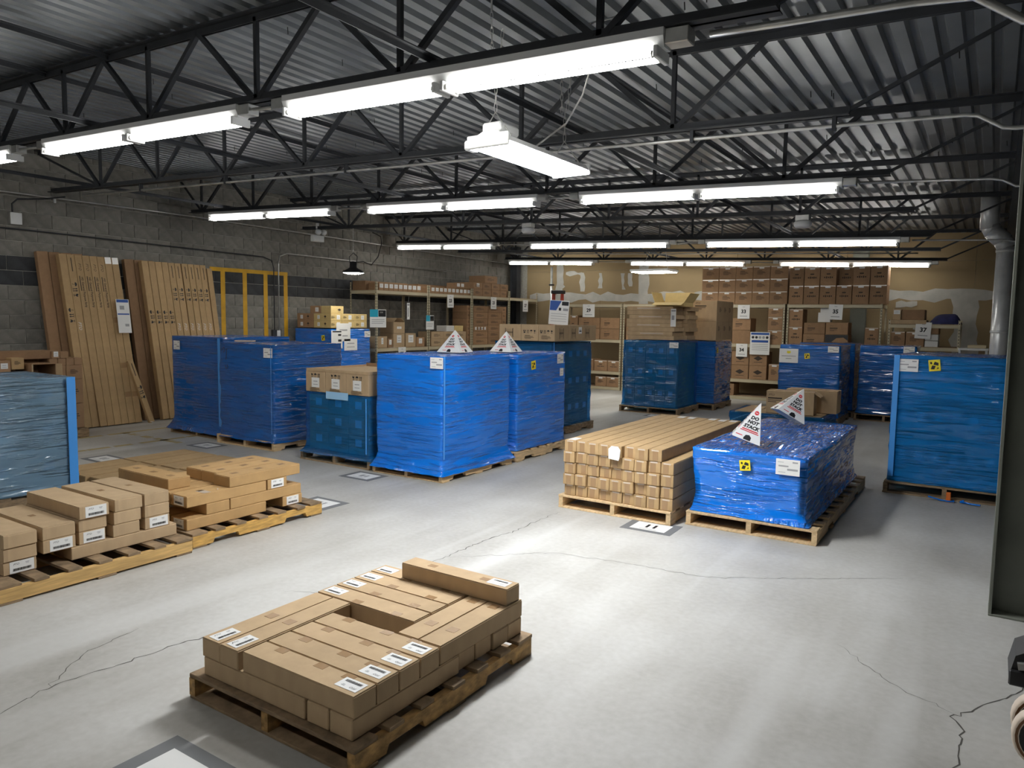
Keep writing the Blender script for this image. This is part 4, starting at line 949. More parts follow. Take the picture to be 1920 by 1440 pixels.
mb = MB(); mb.poly([(-.055, 0, -.025), (.04, 0, -.035), (.05, 0, .0), (.055, 0, .06), (.03, 0, .088), (-.03, 0, .088), (-.058, 0, .06)]); mb.poly([(.055, .0015, .06), (.05, .0015, .0), (.04, .0015, -.035), (-.055, .0015, -.025), (-.058, .0015, .06), (-.03, .0015, .088), (.03, .0015, .088)])
tag(obj('paper_tag', mb, None, (-2.675, 5.69, .535), mats=PAPER), 'white torn paper tag hanging on the fifth top carton of pallet 11', 'paper')

# ================================================================== TALL CARTONS LEANING ON THE BLOCK WALL
def tall(y0, wd, ln, label, group, dep=.1, xb=-11.13, xt=-11.50, back=0., slant=-.05, marks='', m=CARDO):
    xt = -11.545 if m is CARDD else max(xt, -11.435)
    o = obj('tall_carton', carton_mesh(dep, wd-.004, ln, m, 'none'), None, (xb, y0+wd/2, .002)); tag(o, label, 'box', group); o['_d'] = (dep, wd-.004, ln)
    th = math.atan2(xb-xt, ln); o.rotation_euler = (-slant, -th, 0); o.location.z = .002+dep/2*math.sin(th)
    d = D(o)
    if 'P' in marks:
        on(o, '+x', text_mesh('PTO', .055, .35), 'logo', 0, ln/2-.17, d, -PI/2).data.materials.append(INKB) if not CACHE.get('pm1') else on(o, '+x', text_mesh('PTO', .055, .35), 'logo', 0, ln/2-.17, d, -PI/2); CACHE['pm1'] = 1
        me = text_mesh('HD General Purpose Strip', .042, 0, .001)
        if not me.materials: me.materials.append(INKB)
        on(o, '+x', me, 'print', .012, ln/2-.55, d, -PI/2)
        on(o, '+x', cached('sub', lambda: MB().box(-.11, .11, -.006, .006, 0, .0004).mesh('print', [INKB])), 'print_line', -.022, ln/2-.42, d, -PI/2)
    if 'A' in marks: on(o, '+x', icon_mesh(.07, 'uag'), 'care_marks', 0, ln/2-.52, d, -PI/2); on(o, '+x', cached('sub2', lambda: MB().box(-.1, .1, -.006, .006, 0, .0004).mesh('print', [INKB])), 'print_line', 0, ln/2-.15, d, -PI/2); on(o, '+x', text_mesh('PTO', .06, .35), 'logo', -.01, ln/2-1.05, d, -PI/2)
    if 'F' in marks: on(o, '+x', icon_mesh(.07, 'gau'), 'care_marks', 0, ln/2-.9, d, PI/2)
    if 'W' in marks: obj('tape_patch', cached('tpw', lambda: MB().box(0, .001, -.045, .045, -.07, .03).box(-.06, 0, -.045, .045, .029, .03).mesh('tape_patch', [mat('tape_white', (.8, .78, .74), .2)])), o, (d[0]/2, 0, ln-.03))
    if 'T' in marks:
        for v in (.45, .9, 1.6): obj('tape_tab', cached('tpt', lambda: MB().box(0, .001, -.045, .045, -.04, .04).mesh('tape_tab', [TAPE])), o, (d[0]/2, 0, v))
    return o
gA = 'tall cartons in the left leaning stack'; gB = 'tall cartons in the right leaning stack'
mk = ['F', 'A', 'P', 'P', 'P', 'P', 'WT', 'WT']
for i in range(8): tall(5.44+i*.108, .108, 2.56, ORD[i]+' tall carton from the left in the left leaning stack', gA, marks=mk[i], xb=-11.13+(.02 if i > 1 else 0))
for i in range(4): tall(5.20+i*.16, .155, 2.58, ORD[i]+' tall carton of the back row behind the left leaning stack', gA, xb=-11.305, xt=-11.54, dep=.085, m=CARDD)
mk = ['F', 'F', 'F', 'F', 'A', 'A', 'A', 'A', 'A', 'A']
for i in range(10): tall(6.66+i*.112+(.015*(i > 5)), .11, 2.55, ORD[i]+' tall carton from the left in the right leaning stack', gB, marks=mk[i], xb=-11.13+.012*(i % 3), slant=-.045)
tall(6.66+10*.112+.035, .1, 2.5, 'last tall carton at the right end of the right leaning stack', gB, slant=-.045, xb=-11.16)
for i in range(3): tall(6.46+i*.16, .155, 2.56, ORD[i]+' tall carton of the back row behind the right leaning stack', gB, xb=-11.305, xt=-11.54, dep=.085, m=CARDD)
tall(6.36, .085, 1.02, 'single narrow carton leaning in the gap between the two tall stacks', 'loose tall carton', dep=.06, xb=-10.98, xt=-11.08, slant=-.27, marks='A')
t = thing('hanging_note', 'white printed note with a blue head taped to the left leaning stack', 'paper', (-11.21, 6.14, 1.70)); t.rotation_euler = (0, -.14, 0)
mb = MB(); mb.box(0, .001, -.1, .1, -.3, .22); mb.box(.001, .0016, -.09, .09, .17, .215, 1); mb.box(.001, .0016, -.09, .09, -.02, .0, 1); mb.box(.001, .0016, .01, .07, -.2, -.16, 2); mb.box(.001, .0016, -.05, .02, .06, .12, 2); obj('sheet', mb, t, mats=[PAPER, BLUEP, INKG])
# heap of cartons by the wall at the left edge
gp = 'cartons heaped by the wall at the left edge'
def pc(y0, y1, z0, z1, l, x1=-10.42, ln=.5, lab=False, pr=False, m=CARDD):
    o = carton(x1-ln, x1, y0, y1, z0, z1, l, gp, m, 'none')
    if pr: on(o, '+x', print_mesh((y1-y0)*.55, (z1-z0)*.35, 'lines'), 'print', 0, .01, D(o))
    if lab: on(o, '+x', label_mesh(min(.08, (y1-y0)*.6), .07, 'tick'), 'label', 0, .01, D(o))
    return o
for k, z in enumerate((.135, .47)):
    for i, (a, b) in enumerate(((4.69, 4.90), (4.905, 5.115))): pc(a, b, z if k else .13, z+.33, ['left', 'right'][i]+' carton in the '+['bottom', 'middle'][k]+' layer of the wall heap', pr=True)
for i, (a, b) in enumerate(((4.69, 4.90), (4.905, 5.115))): pc(a, b, .802, .992, ['left', 'right'][i]+' printed carton in the upper layer of the wall heap', pr=True)
for i in range(4): pc(4.70+i*.105, 4.80+i*.105, .994, 1.088, ORD[i]+' small carton from the left along the top of the wall heap')
pc(4.735, 4.83, 1.09, 1.185, 'topmost small carton with a white label on the wall heap', lab=True); pc(4.835, 4.94, 1.09, 1.18, 'topmost small carton right of the labelled one on the wall heap')
carton(-10.66, -10.45, 3.5, 4.73, 1.09, 1.20, 'long dark carton lying along the top of the wall heap', gp, CARDD, 'none'); carton(-11.1, -10.67, 3.5, 4.68, .13, 1.088, 'tall dark carton filling the back of the wall heap', gp, CARDD, 'none')
pc(4.12, 4.66, .13, .80, 'large carton under the open one in the wall heap', m=CARDD, ln=.24)
t = thing('open_carton', 'open empty carton with torn flaps in the wall heap', 'box', (-10.42, 4.53, .80), group=gp)
for q in ((-.24, .24, -.14, -.134), (-.24, .24, .134, .14)): obj('side_wall', MB().box(*q, 0, .24), t, mats=CARDD)
obj('bottom', MB().box(-.24, .24, -.134, .134, 0, .005), t, mats=CARDD); obj('top_wall', MB().box(-.24, .24, -.134, .134, .235, .24), t, mats=CARDD); obj('flap', MB().box(0, .11, -.003, .003, 0, .24), t, (.24, -.137, 0), (0, 0, -.5), mats=CARD); obj('flap', MB().box(0, .1, -.003, .003, 0, .24), t, (.24, .137, 0), (0, 0, .3), mats=CARD)
pc(4.2, 4.345, .975, 1.12, 'small square carton at the left of the wall heap', x1=-10.30, ln=.35, pr=True, m=CARDO); pc(4.04, 4.185, .94, 1.09, 'small square carton with a white label cut by the left edge', x1=-10.28, ln=.35, lab=True)
carton(-10.65, -10.30, 4.0, 4.385, .80, .939, 'flat carton under the small square ones in the wall heap', gp, CARDD, 'none')
pallet(-11.15, -10.35, 4.0, 5.14, 'wooden pallet under the carton heap by the wall', P3, h=.125)
carton(-10.66, -10.3, 3.98, 4.115, .13, .799, 'upright carton below the flat one in the wall heap', gp, CARDD, 'none')

# ================================================================== SHELVING
def shelf_unit(label, loc, wd, dep, ph, levels, rz=0., group='beige steel shelf units', pw=.038):
    t = thing('shelf_unit', label, 'shelving', loc, (0, 0, rz), group)
    def post(flip, back):
        def mk():
            mb = MB(); s = -1 if flip else 1; e = -1 if back else 1
            a, b = sorted((0, s*pw)); c, d = sorted((0, e*.003)); mb.box(a, b, c, d, 0, ph)
            a, b = sorted((0, s*.003)); c, d = sorted((0, e*pw)); mb.box(a, b, c, d, 0, ph)
            for i in range(int(ph/.06)):
                z = .04+i*.06; u = s*pw*.5
                mb.quad((u-.007, -e*.0006, z), (u+.007, -e*.0006, z), (u+.007, -e*.0006, z+.022), (u-.007, -e*.0006, z+.022), 1)
                v = e*pw*.5; w_ = -s*.0006
                mb.quad((w_, v-.007, z), (w_, v+.007, z), (w_, v+.007, z+.022), (w_, v-.007, z+.022), 1)
            return mb.mesh('post', [BEIGE, HOLE])
        return cached(('post', flip, back, ph), mk)
    for x, f in ((0, 0), (wd, 1)):
        for y, b in ((0, 0), (dep, 1)): obj('post', post(f, b), t, (x, y, 0))
    for z in levels:
        fb = cached(('fb', wd), lambda: MB().box(.004, wd-.004, 0, .025, -.075, -.012).box(.004, wd-.004, -.006, .0, -.075, -.062).mesh('front_beam', [BEIGE]))
        obj('front_beam', fb, t, (0, -.003, z)); obj('back_beam', cached(('bb', wd), lambda: MB().cbox(.004, wd-.004, -.025, 0, -.075, -.012, .002).mesh('back_beam', [BEIGE])), t, (0, dep, z))
        sb = cached(('sb', dep), lambda: MB().cbox(0, .02, .03, dep-.03, -.075, -.012, .002).mesh('side_beam', [BEIGE]))
        obj('side_beam', sb, t, (.004, 0, z)); obj('side_beam', sb, t, (wd-.024, 0, z))
        obj('shelf_board', cached(('bd', wd, dep), lambda: MB().cbox(.006, wd-.006, .004, dep-.006, -.012, 0, .002).mesh('shelf_board', [BOARD])), t, (0, 0, z))
    return t
SY = 16.3
LV = [.08, .46, 1.24, 2.105]
for x, wd, l, ph, lv in ((-9.37, 1.80, 'beige shelf unit under sign 29, left end of the back wall', 2.11, LV), (-7.53, 1.85, 'beige shelf unit mostly hidden behind the load with flat cartons', 2.11, LV),
                         (-5.64, 1.87, 'beige shelf unit with signs 33 and 34', 2.11, LV), (-3.73, 1.83, 'beige shelf unit under sign 35, twelve square cartons on its top', 2.11, LV),
                         (-1.78, 1.23, 'lower beige shelf unit under the crooked sign 37', 1.80, [.1, .7, 1.28, 1.72])): shelf_unit(l, (x, SY, 0), wd, .75, ph, lv)
LX = -10.70
for y, wd, l in ((11.13, 1.66, 'beige shelf unit at the near end along the block wall, open cartons in it'), (12.81, 1.62, 'beige shelf unit by the block wall, rows of small labelled cartons on top'), (14.45, 1.62, 'beige shelf unit by the block wall, big cartons on top'), (16.09, 1.40, 'beige shelf unit in the far corner under sign 27')):
    shelf_unit(l, (LX, y, 0), wd, .76, 2.43, [.1, 1.06, 2.265], PI/2)
def bc(x0, x1, z0, z1, label, g, y0=SY+.02, dep=.42, m=CARDD, pr='crate', seam='y', tp=True, kind=None):
    o = carton(x0, x1-.006, y0, y0+dep, z0+.001, z1-.002, label, g, m, 'none')
    lx, ly, lz = D(o)
    if pr: on(o, '-y', print_mesh(min(.2, lx*.6), lz*.35 if pr != 'logo' else lz*.6, pr), 'print', -lx*.1 if pr == 'logo' else 0, lz*.02, D(o))
    if tp: obj('tape', cached(('ft', round(lx, 2)), lambda: MB().box(-lx*.47, lx*.47, -.0012, 0, -.02, 0).box(-.05, .05, -.0014, 0, -.05, -.02, 1).mesh('tape', [TAPEW, PAPER])), o, (0, -ly/2, lz))
    return o
g = 'square cartons on the back shelf tops'
X5 = [-5.61, -5.225, -4.85, -4.48, -4.11, -3.735]
for k in range(3):
    for i in range(5): bc(X5[i], X5[i+1], 2.106+.272*k, 2.106+.272*(k+1), ORD[i]+' carton from the left, '+['bottom', 'middle', 'top'][k]+' row on the shelf with sign 33', g, pr='lines')
X6 = [-3.71, -3.41, -3.095, -2.775, -2.47, -2.15, -1.83]
for k in range(2):
    for i in range(6): bc(X6[i], X6[i+1]-.008, 2.106+.385*k, 2.106+.385*(k+1), ORD[i]+' square carton from the left, '+['bottom', 'top'][k]+' row over sign 35', g, y0=SY+(.22 if (k, i) == (1, 3) else .02))
g = 'cartons inside the back shelves'
for a, b, c, d, l, p in ((-4.88, -4.48, 1.24, 1.535, 'lower plain carton under sign 33', None), (-4.88, -4.48, 1.536, 1.80, 'upper carton with black logo under sign 33', 'logo'), (-5.24, -4.9, 1.24, 1.53, 'carton left of the pair under sign 33', 'lines'),
                         (-4.12, -3.81, 1.24, 1.545, 'bottom carton of three at the right post, shelf of sign 33', 'lines'), (-4.12, -3.81, 1.546, 1.83, 'middle carton of three at the right post, shelf of sign 33', 'lines'), (-4.12, -3.81, 1.831, 2.03, 'top carton of three at the right post, shelf of sign 33', 'lines'),
                         (-4.87, -4.49, .46, .765, 'lower left carton below sign 34', 'diamond'), (-4.48, -4.1, .46, .765, 'lower right carton below the blue poster', 'diamond'), (-4.87, -4.49, .766, 1.07, 'upper left carton behind sign 34', 'diamond'), (-4.48, -4.1, .766, 1.07, 'upper right carton under the blue poster', 'diamond'),
                         (-5.24, -4.89, .46, .765, 'lower carton left of the diamonds pair, shelf of sign 34', 'diamond'), (-5.24, -4.89, .766, 1.07, 'upper carton left of the diamonds pair, shelf of sign 34', 'diamond'), (-4.06, -3.82, .46, .81, 'tall carton at the right of the row below sign 34', 'lines'),
                         (-5.06, -4.79, .08, .34, 'single carton on the bottom board below sign 34', 'diamond'),
                         (-3.69, -3.40, 1.24, 1.625, 'lower square carton at the left post, shelf of sign 35', 'crate'), (-3.69, -3.40, 1.626, 2.0, 'upper square carton at the left post, shelf of sign 35', 'crate'), (-2.2, -1.945, 1.24, 1.635, 'square carton at the right post, shelf of sign 35', 'crate'),
                         (-3.37, -2.945, 1.24, 1.485, 'lower left carton of four under sign 35', 'logo'), (-3.36, -2.94, 1.486, 1.72, 'upper left carton of four under sign 35', 'logo'), (-2.93, -2.5, 1.486, 1.73, 'upper right carton of four under sign 35', 'logo'),
                         (-8.75, -8.16, 1.24, 1.505, 'lower left carton with a logo under sign 29', 'logo'), (-8.15, -7.63, 1.24, 1.505, 'lower right carton with a logo under sign 29', 'logo'), (-8.75, -8.16, 1.506, 1.77, 'upper left carton with a logo under sign 29', 'logo'), (-8.15, -7.63, 1.506, 1.77, 'upper right carton with a logo under sign 29', 'logo'), (-9.0, -8.78, 1.24, 1.82, 'slim tall carton behind the standing poster', 'lines'),
                         (-8.29, -7.93, .46, .72, 'left carton on the low board below sign 29', 'crate'), (-7.92, -7.6, .46, .72, 'right carton on the low board below sign 29', 'crate'), (-8.25, -7.95, .08, .32, 'left carton on the bottom board below sign 29', 'lines'), (-7.94, -7.6, .08, .32, 'right carton on the bottom board below sign 29', 'lines'), (-8.8, -8.31, .46, .74, 'third carton at left on the low board below sign 29', 'crate'),
                         (-7.45, -7.1, .46, .8, 'lower carton just right of the double post by sign 29', 'crate'), (-7.45, -7.1, .801, 1.1, 'upper carton just right of the double post by sign 29', 'crate'), (-7.45, -7.1, 1.24, 1.76, 'dark carton right of the post by sign 29', 'lines'),
                         (-1.73, -1.47, 1.28, 1.57, 'left carton under the crooked sign 37', 'lines'), (-1.46, -1.14, 1.28, 1.57, 'right carton under the crooked sign 37', 'lines'), (-1.07, -.90, 1.53, 1.69, 'small carton on the white ones, right of sign 37', None)):
    bc(a, b, c, d, l, g, y0=SY+(.02 if p != 'logo' else -.04 if a > -3.5 else .02), pr=p, tp=p in ('lines', 'crate'))
o = bc(-2.94, -2.49, 1.24, 1.485, 'lower right carton of four under sign 35, black printed front', g, y0=SY-.04, pr=None, tp=False)
lx, ly, lz = D(o); mb = MB(); mb.quad((-lx*.49, -.001, .004), (lx*.49, -.001, .004), (lx*.49, -.001, lz*.97), (-lx*.49, -.001, lz*.97), 0)
mb.poly([(-lx*.28, -.002, .01), (lx*.48, -.002, .01), (lx*.48, -.002, lz*.5), (lx*.3, -.002, lz*.75), (0, -.002, lz*.7), (-lx*.25, -.002, lz*.3)], 1); obj('printed_front', mb, o, (0, -ly/2, 0), mats=[BLACK, CARDD])
for k in range(2): bc(-1.13, -.90, 1.281+.125*k, 1.40+.125*k, ['lower', 'upper'][k]+' white carton under the small brown one, right of sign 37', g, m=mat('white_card', (.7, .69, .66), .7), pr=None, tp=False)
o = carton(-1.74, -1.12, SY-.02, SY+.5, 1.722, 1.80, 'flat carton lying on the top of the lower shelf unit', g, CARD, 'none')
o = carton(-1.71, -1.57, SY, SY+.3, 1.802, 2.02, 'small upright carton with a white label on the flat one', g, CARD, 'none'); on(o, '-y', label_mesh(.11, .08, 'tick'), 'label', 0, .04, D(o))
carton(-1.565, -1.16, SY+.04, SY+.5, 1.802, 2.0, 'worn carton right of the labelled one on the lower shelf unit', g, CARDD, 'none')
mb = MB(); N_ = 14
for i in range(N_+1):
    for j in range(9):
        u, v = i/N_, j/8; e = (1-abs(2*u-1)**4)*(1-abs(2*v-1)**4); mb.v.append((u*.56, v*.5, .005+e*(.13+.09*u+.05*noise.noise(Vector((u*4, v*4, 1))))))
for i in range(N_):
    for j in range(8): a = i*9+j; mb.f.append((a, a+9, a+10, a+1)); mb.m.append(0)
n = len(mb.v); mb.v += [(x, y, .001) for x, y in ((0, 0), (.56, 0), (.56, .5), (0, .5))]; mb.f.append((n+3, n+2, n+1, n)); mb.m.append(0)
tag(obj('folded_cloth', mb, None, (-1.10, SY+.05, 1.722), mats=NAVY, smooth=True), 'heap of dark navy cloth on the lower shelf unit', 'cloth')
t = thing('low_bench', 'pale low bench right of the lower shelf unit, a tan slab on it', 'table', (-.3, SY+.2, 0)); obj('top', MB().cbox(-.27, .22, -.25, .25, 1.24, 1.28, .004), t, mats=PAPER)
for x in (-.24, .19):
    for y in (-.22, .22): obj('leg', MB().box(x-.02, x+.02, y-.02, y+.02, 0, 1.24), t, mats=GALV)
carton(-.42, -.12, SY+.05, SY+.4, 1.282, 1.34, 'tan slab lying on the pale low bench', 'bench load', mat('tan_slab', (.6, .5, .33), .7), 'none')
t = thing('steel_column', 'dark green steel column behind the shelf of sign 35', 'column', (-2.5, 17.42, 0)); obj('flange', MB().box(-.15, .15, -.1, -.088, 0, 3.3), t, mats=COLP); obj('flange', MB().box(-.15, .15, .088, .1, 0, 3.3), t, mats=COLP); obj('web_plate', MB().box(-.006, .006, -.088, .088, 0, 3.3), t, mats=COLP)
tag(obj('paper_stack', MB().cbox(-.14, .1, 0, .2, 0, .2, .003).cbox(-.1, .2, .01, .2, .2, .36, .003), None, (-2.98, SY+.1, 1.735), mats=PAPER), 'white paper block standing on the cartons behind sign 35', 'paper')

# left run of shelves
g = 'small labelled cartons on the top left shelf'
def lcx(y0, y1, z0, z1, l, g, x1=-10.74, dep=.3, m=CARDD, lab=None, pr=None):
    o = carton(x1-dep, x1, y0, y1-.006, z0+.001, z1-.002, l, g, m, 'none'); d = D(o)
    if lab: on(o, '+x', label_mesh(d[1]*lab, d[2]*.55, 'tick'), 'label', 0, d[2]*.1, d)
    if pr: on(o, '+x', print_mesh(d[1]*.6, d[2]*.4, pr), 'print', 0, 0, d)
    return o
for i in range(9): lcx(11.25+i*.149, 11.25+(i+1)*.149, 2.266, 2.42, ORD[i]+' small labelled carton from the left on the top shelf, near unit', g, lab=.75)
for i in range(10): lcx(12.93+i*.151, 12.93+(i+1)*.151, 2.266, 2.41, ORD[i]+' small labelled carton from the left on the top shelf over sign 23', g, lab=.7)
for i in range(2): lcx(13.87+i*.16, 13.87+(i+1)*.16, 2.411, 2.55, ['left', 'right'][i]+' small labelled carton stacked on the row over sign 23', g, lab=.7)
carton(-11.44, -11.06, 11.18, 12.5, 2.266, 2.46, 'long dark carton behind the small labelled ones, near end of the top shelf', 'dark cartons on the top left shelf', CARDD, 'none')
carton(-11.44, -11.06, 12.85, 14.3, 2.266, 2.47, 'long dark carton behind the small ones over sign 23', 'dark cartons on the top left shelf', CARDD, 'none')
g = 'cartons on the top shelf over sign 25'
for k in range(2):
    for i in range(4): lcx(14.55+i*.385, 14.55+(i+1)*.385, 2.266+.165*k, 2.266+.165*(k+1), ORD[i]+' carton from the left in the '+['lower', 'upper'][k]+' row over sign 25', g, dep=.6, lab=.3 if (k, i) == (1, 0) else None, pr='lines')
lcx(15.03, 15.58, 2.597, 2.78, 'single carton on top of the rows over sign 25', g, dep=.5, pr='lines')
g = 'cartons in the near left shelf unit'
lcx(11.2, 11.5, 1.061, 1.30, 'low carton at the left post of the near shelf unit', g, lab=.2, m=CARD); lcx(11.52, 11.67, 1.061, 1.25, 'small carton left of the stacked pair, near shelf unit', g, lab=.5)
lcx(11.69, 12.05, 1.061, 1.36, 'lower carton of the stacked pair, near shelf unit', g, m=CARD, lab=.4, dep=.4)
o = thing('open_carton', 'opened carton with raised flaps on the stacked pair, near shelf unit', 'box', (-10.94, 11.87, 1.362), group=g)
obj('body', MB().cbox(-.2, .2, -.175, .175, 0, .24, .004), o, mats=CARD); obj('flap', MB().box(-.2, .2, -.002, .002, 0, .14), o, (0, -.175, .24), (-.9, 0, 0), mats=CARD); obj('flap', MB().box(-.2, .2, -.002, .002, 0, .14), o, (0, .175, .24), (.9, 0, 0), mats=CARD); obj('label', label_mesh(.14, .05, 'tick'), o, (.2012, 0, .12), FACE['+x'])
lcx(12.08, 12.42, 1.061, 1.36, 'carton with white labels right of the stacked pair', g, lab=.5, m=CARD); lcx(12.43, 12.72, 1.061, 1.27, 'small carton at the right post of the near shelf unit', g, lab=.4)
tag(obj('loose_paper', MB().cbox(-.1, .1, -.16, .16, 0, .002, .0005), None, (-10.82, 11.72, 1.061), (0, 0, .2), mats=PAPER), 'sheet of paper on the board edge of the near shelf unit', 'paper')
g = 'cartons under sign 23'
for k in range(2):
    for i in range(3): lcx(12.95+i*.44, 12.95+(i+1)*.44, 1.061+.165*k, 1.061+.165*(k+1), ORD[i]+' carton from the left in the '+['lower', 'upper'][k]+' row under sign 23', g, pr='lines', m=CARD, dep=.4)
lcx(13.5, 13.8, 1.392, 1.53, 'white carton on the rows under sign 23', g, m=mat('white_card')); lcx(13.805, 14.15, 1.392, 1.53, 'yellow carton on the rows under sign 23', g, m=CARD_YEL_LIT)
g = 'stacked cartons under sign 25'
for k in range(6):
    for i, (a, b) in enumerate(((14.30, 14.44), (14.56, 15.18), (15.19, 15.80), (15.81, 16.02))):
        o = lcx(a, b, 1.061+.16*k, 1.061+.16*(k+1), ORD[i]+' column from the left, '+ORD[k]+' carton from the bottom, stack under sign 25', g, pr='lines', dep=.45)
        if k == 2 and i == 1:
            for q in range(4): on(o, '+x', label_mesh(.07, .07, 'tick'), 'label', -.2+q*.13, 0, D(o))
t = thing('post_pipe', 'pale upright pipe at the right end of the corner shelf unit', 'pipe', (-10.08, 17.2, 0)); obj('pipe', MB().tube([(0, 0, 0), (0, 0, 3.12)], .035, 10), t, mats=GALV, smooth=True); obj('clamp', MB().cbox(-.055, .055, -.05, .05, 2.62, 2.66, .004), t, mats=BLACK)
# ladder
t = thing('step_ladder', 'red folded step ladder left of the shelf under sign 29', 'ladder', (-9.66, 16.72, 0), (0, .02, .1))
for s in (-1, 1):
    obj('front_rail', MB().beam((s*.17, -.16, .0), (s*.12, 0, 2.40), .03, .075), t, mats=REDL); obj('rear_rail', MB().beam((s*.16, .16, .0), (s*.12, .07, 2.40), .03, .06), t, mats=REDL)
obj('ladder_cap', MB().cbox(-.17, .17, -.06, .12, 2.38, 2.47, .01), t, mats=BLACK)
for i in range(7): z = .28+.3*i; f = z/2.4; obj('tread', MB().cbox(-.165+.05*f, .165-.05*f, -.20+.16*f, -.11+.16*f, z, z+.03, .004), t, mats=GALV)
# ------------------------------------------------------------------ signs hung on the shelves
def sign(loc, rz, w_, h, num, label, name='shelf_sign', tilt=0.):
    t = thing(name, label, 'sign', loc, (0, tilt, rz), 'paper signs on the shelves'); mb = MB(); mb.box(-w_/2, w_/2, 0, .0012, -h, 0)
    obj('sheet', mb, t, mats=PAPER)
    me = cached(('num', num, w_, h), lambda: (lambda q: (q.add(text_mesh(num, .1, 0, .004), T(0, h*.02, 0, h*3.6), 0), rect(q, 0, h*.36, w_*.2, h*.03, 1, 0), rect(q, 0, -h*.31, w_*.62, h*.05, 1, 0), q)[-1])(MB()).mesh('number', [INK, INKG]))
    obj('number', me, t, (0, -.0012, -h/2), (PI/2, 0, 0)); return t
yS = SY-.018
sign((-8.46, yS, 2.10), 0, .33, .32, '29', 'white paper sign reading 29 over the logo cartons on the back shelf'); sign((-4.64, yS, 2.085), 0, .26, .30, '33', 'white paper sign reading 33 above the blue banded poster'); sign((-4.65, yS, 1.235), 0, .245, .285, '34', 'white paper sign reading 34 on the lower back shelf, left of the poster')
sign((-2.76, yS, 2.10), 0, .27, .31, '35', 'white paper sign reading 35 before the white paper block', tilt=.03); sign((-1.16, yS, 1.76), 0, .27, .32, '37', 'crooked white paper sign reading 37 on the lower shelf unit', tilt=.05)
xS = LX+.018
sign((xS, 13.57, 2.25), PI/2, .24, .30, '23', 'white paper sign reading 23 under the small labelled cartons', tilt=-.03); sign((xS, 15.34, 2.25), PI/2, .25, .30, '25', 'white paper sign reading 25 under the big cartons of the left shelves'); sign((xS, 16.85, 2.22), PI/2, .26, .31, '27', 'white paper sign reading 27 in the far corner'); sign((xS, 11.9, 1.065), PI/2, .24, .3, '22', 'white paper sign reading 22 half hidden behind the biggest load')
def poster(loc, rz, w_, h, head, label, kind=0, tilt=0.):
    t = thing('poster', label, 'poster', loc, (0, tilt, rz), 'printed posters'); obj('sheet', MB().box(-w_/2, w_/2, 0, .0015, -h, 0), t, mats=PAPER); mb = MB()
    def R(x0, x1, z0, z1, m): mb.quad((x0*w_, -.001, -z1*h), (x1*w_, -.001, -z1*h), (x1*w_, -.001, -z0*h), (x0*w_, -.001, -z0*h), m)
    if kind == 0:      # cyan block beside a dark picture
        R(-.5, .0, 0, .42, 0); R(.02, .48, .04, .4, 1); R(.1, .3, .12, .2, 2); R(-.4, .4, .55, .58, 3); R(-.4, .4, .65, .68, 3); R(-.4, .3, .75, .78, 3)
    elif kind == 1:    # blue head, row of round pictures, blue band, lines
        R(-.46, .46, .03, .12, 0); R(-.42, .42, .36, .46, 0)
        for i in range(5):
            c = (-.36+.18*i)*w_; mb.poly([(c+.07*w_*math.cos(q*PI/5), -.0012, -.235*h+.07*w_*math.sin(q*PI/5)) for q in range(10)], 1 if i in (0, 1, 4) else 3)
        for v in (.54, .62, .7, .78): R(-.4, .42, v, v+.018, 3)
    elif kind == 2:    # slanted blue head and picture
        mb.poly([(-.48*w_, -.001, -.02*h), (.1*w_, -.001, -.02*h), (-.15*w_, -.001, -.42*h), (-.48*w_, -.001, -.42*h)], 0); R(.12, .46, .04, .2, 1); R(-.02, .1, .3, .42, 1); R(.2, .46, .32, .42, 3)
        for v in (.55, .65, .75, .85): R(-.4, .4, v, v+.015, 3)
    else:
        R(-.4, .4, .03, .1, 1); R(.1, .38, .2, .3, 1); R(.1, .4, .5, .62, 1); R(-.4, .4, .7, .72, 3)
    obj('picture', mb, t, mats=[head, INK, PAPER, INKG]); return t
poster((xS+.01, 11.15, 1.86), PI/2-.4, .36, .37, CYANP, 'white poster with a cyan block tied to the near shelf post'); poster((xS+.01, 12.82, 1.76), PI/2, .27, .32, CYANP, 'small poster with a teal picture on the post by sign 23')
poster((-4.26, yS-.01, 1.50), 0, .42, .49, BLUEP, 'white poster with blue bands on the back shelf under sign 33', 1); poster((-5.35, 9.38, 1.985), .35, .29, .355, BLUEP, 'white poster with a slanted blue head standing on the six cartons', 2, .06)
t = thing('hanging_tag', 'narrow white tag hanging in the near left shelf unit', 'sign', (xS, 12.1, 2.02), (0, 0, PI/2)); obj('sheet', MB().box(-.045, .045, 0, .001, -.36, 0), t, mats=PAPER); obj('string', MB().tube([(0, 0, 0), (.03, 0, .22)], .002, 4), t, mats=GALV)
obj('print', MB().box(-.035, .035, -.001, 0, -.06, -.02).box(-.02, .01, -.001, 0, -.3, -.1), t, mats=INKG)
poster((-10.36, 9.72, 1.44), PI/2, .28, .34, INKG, 'grey and white sheet taped on the corner load under the tan cartons', 3)

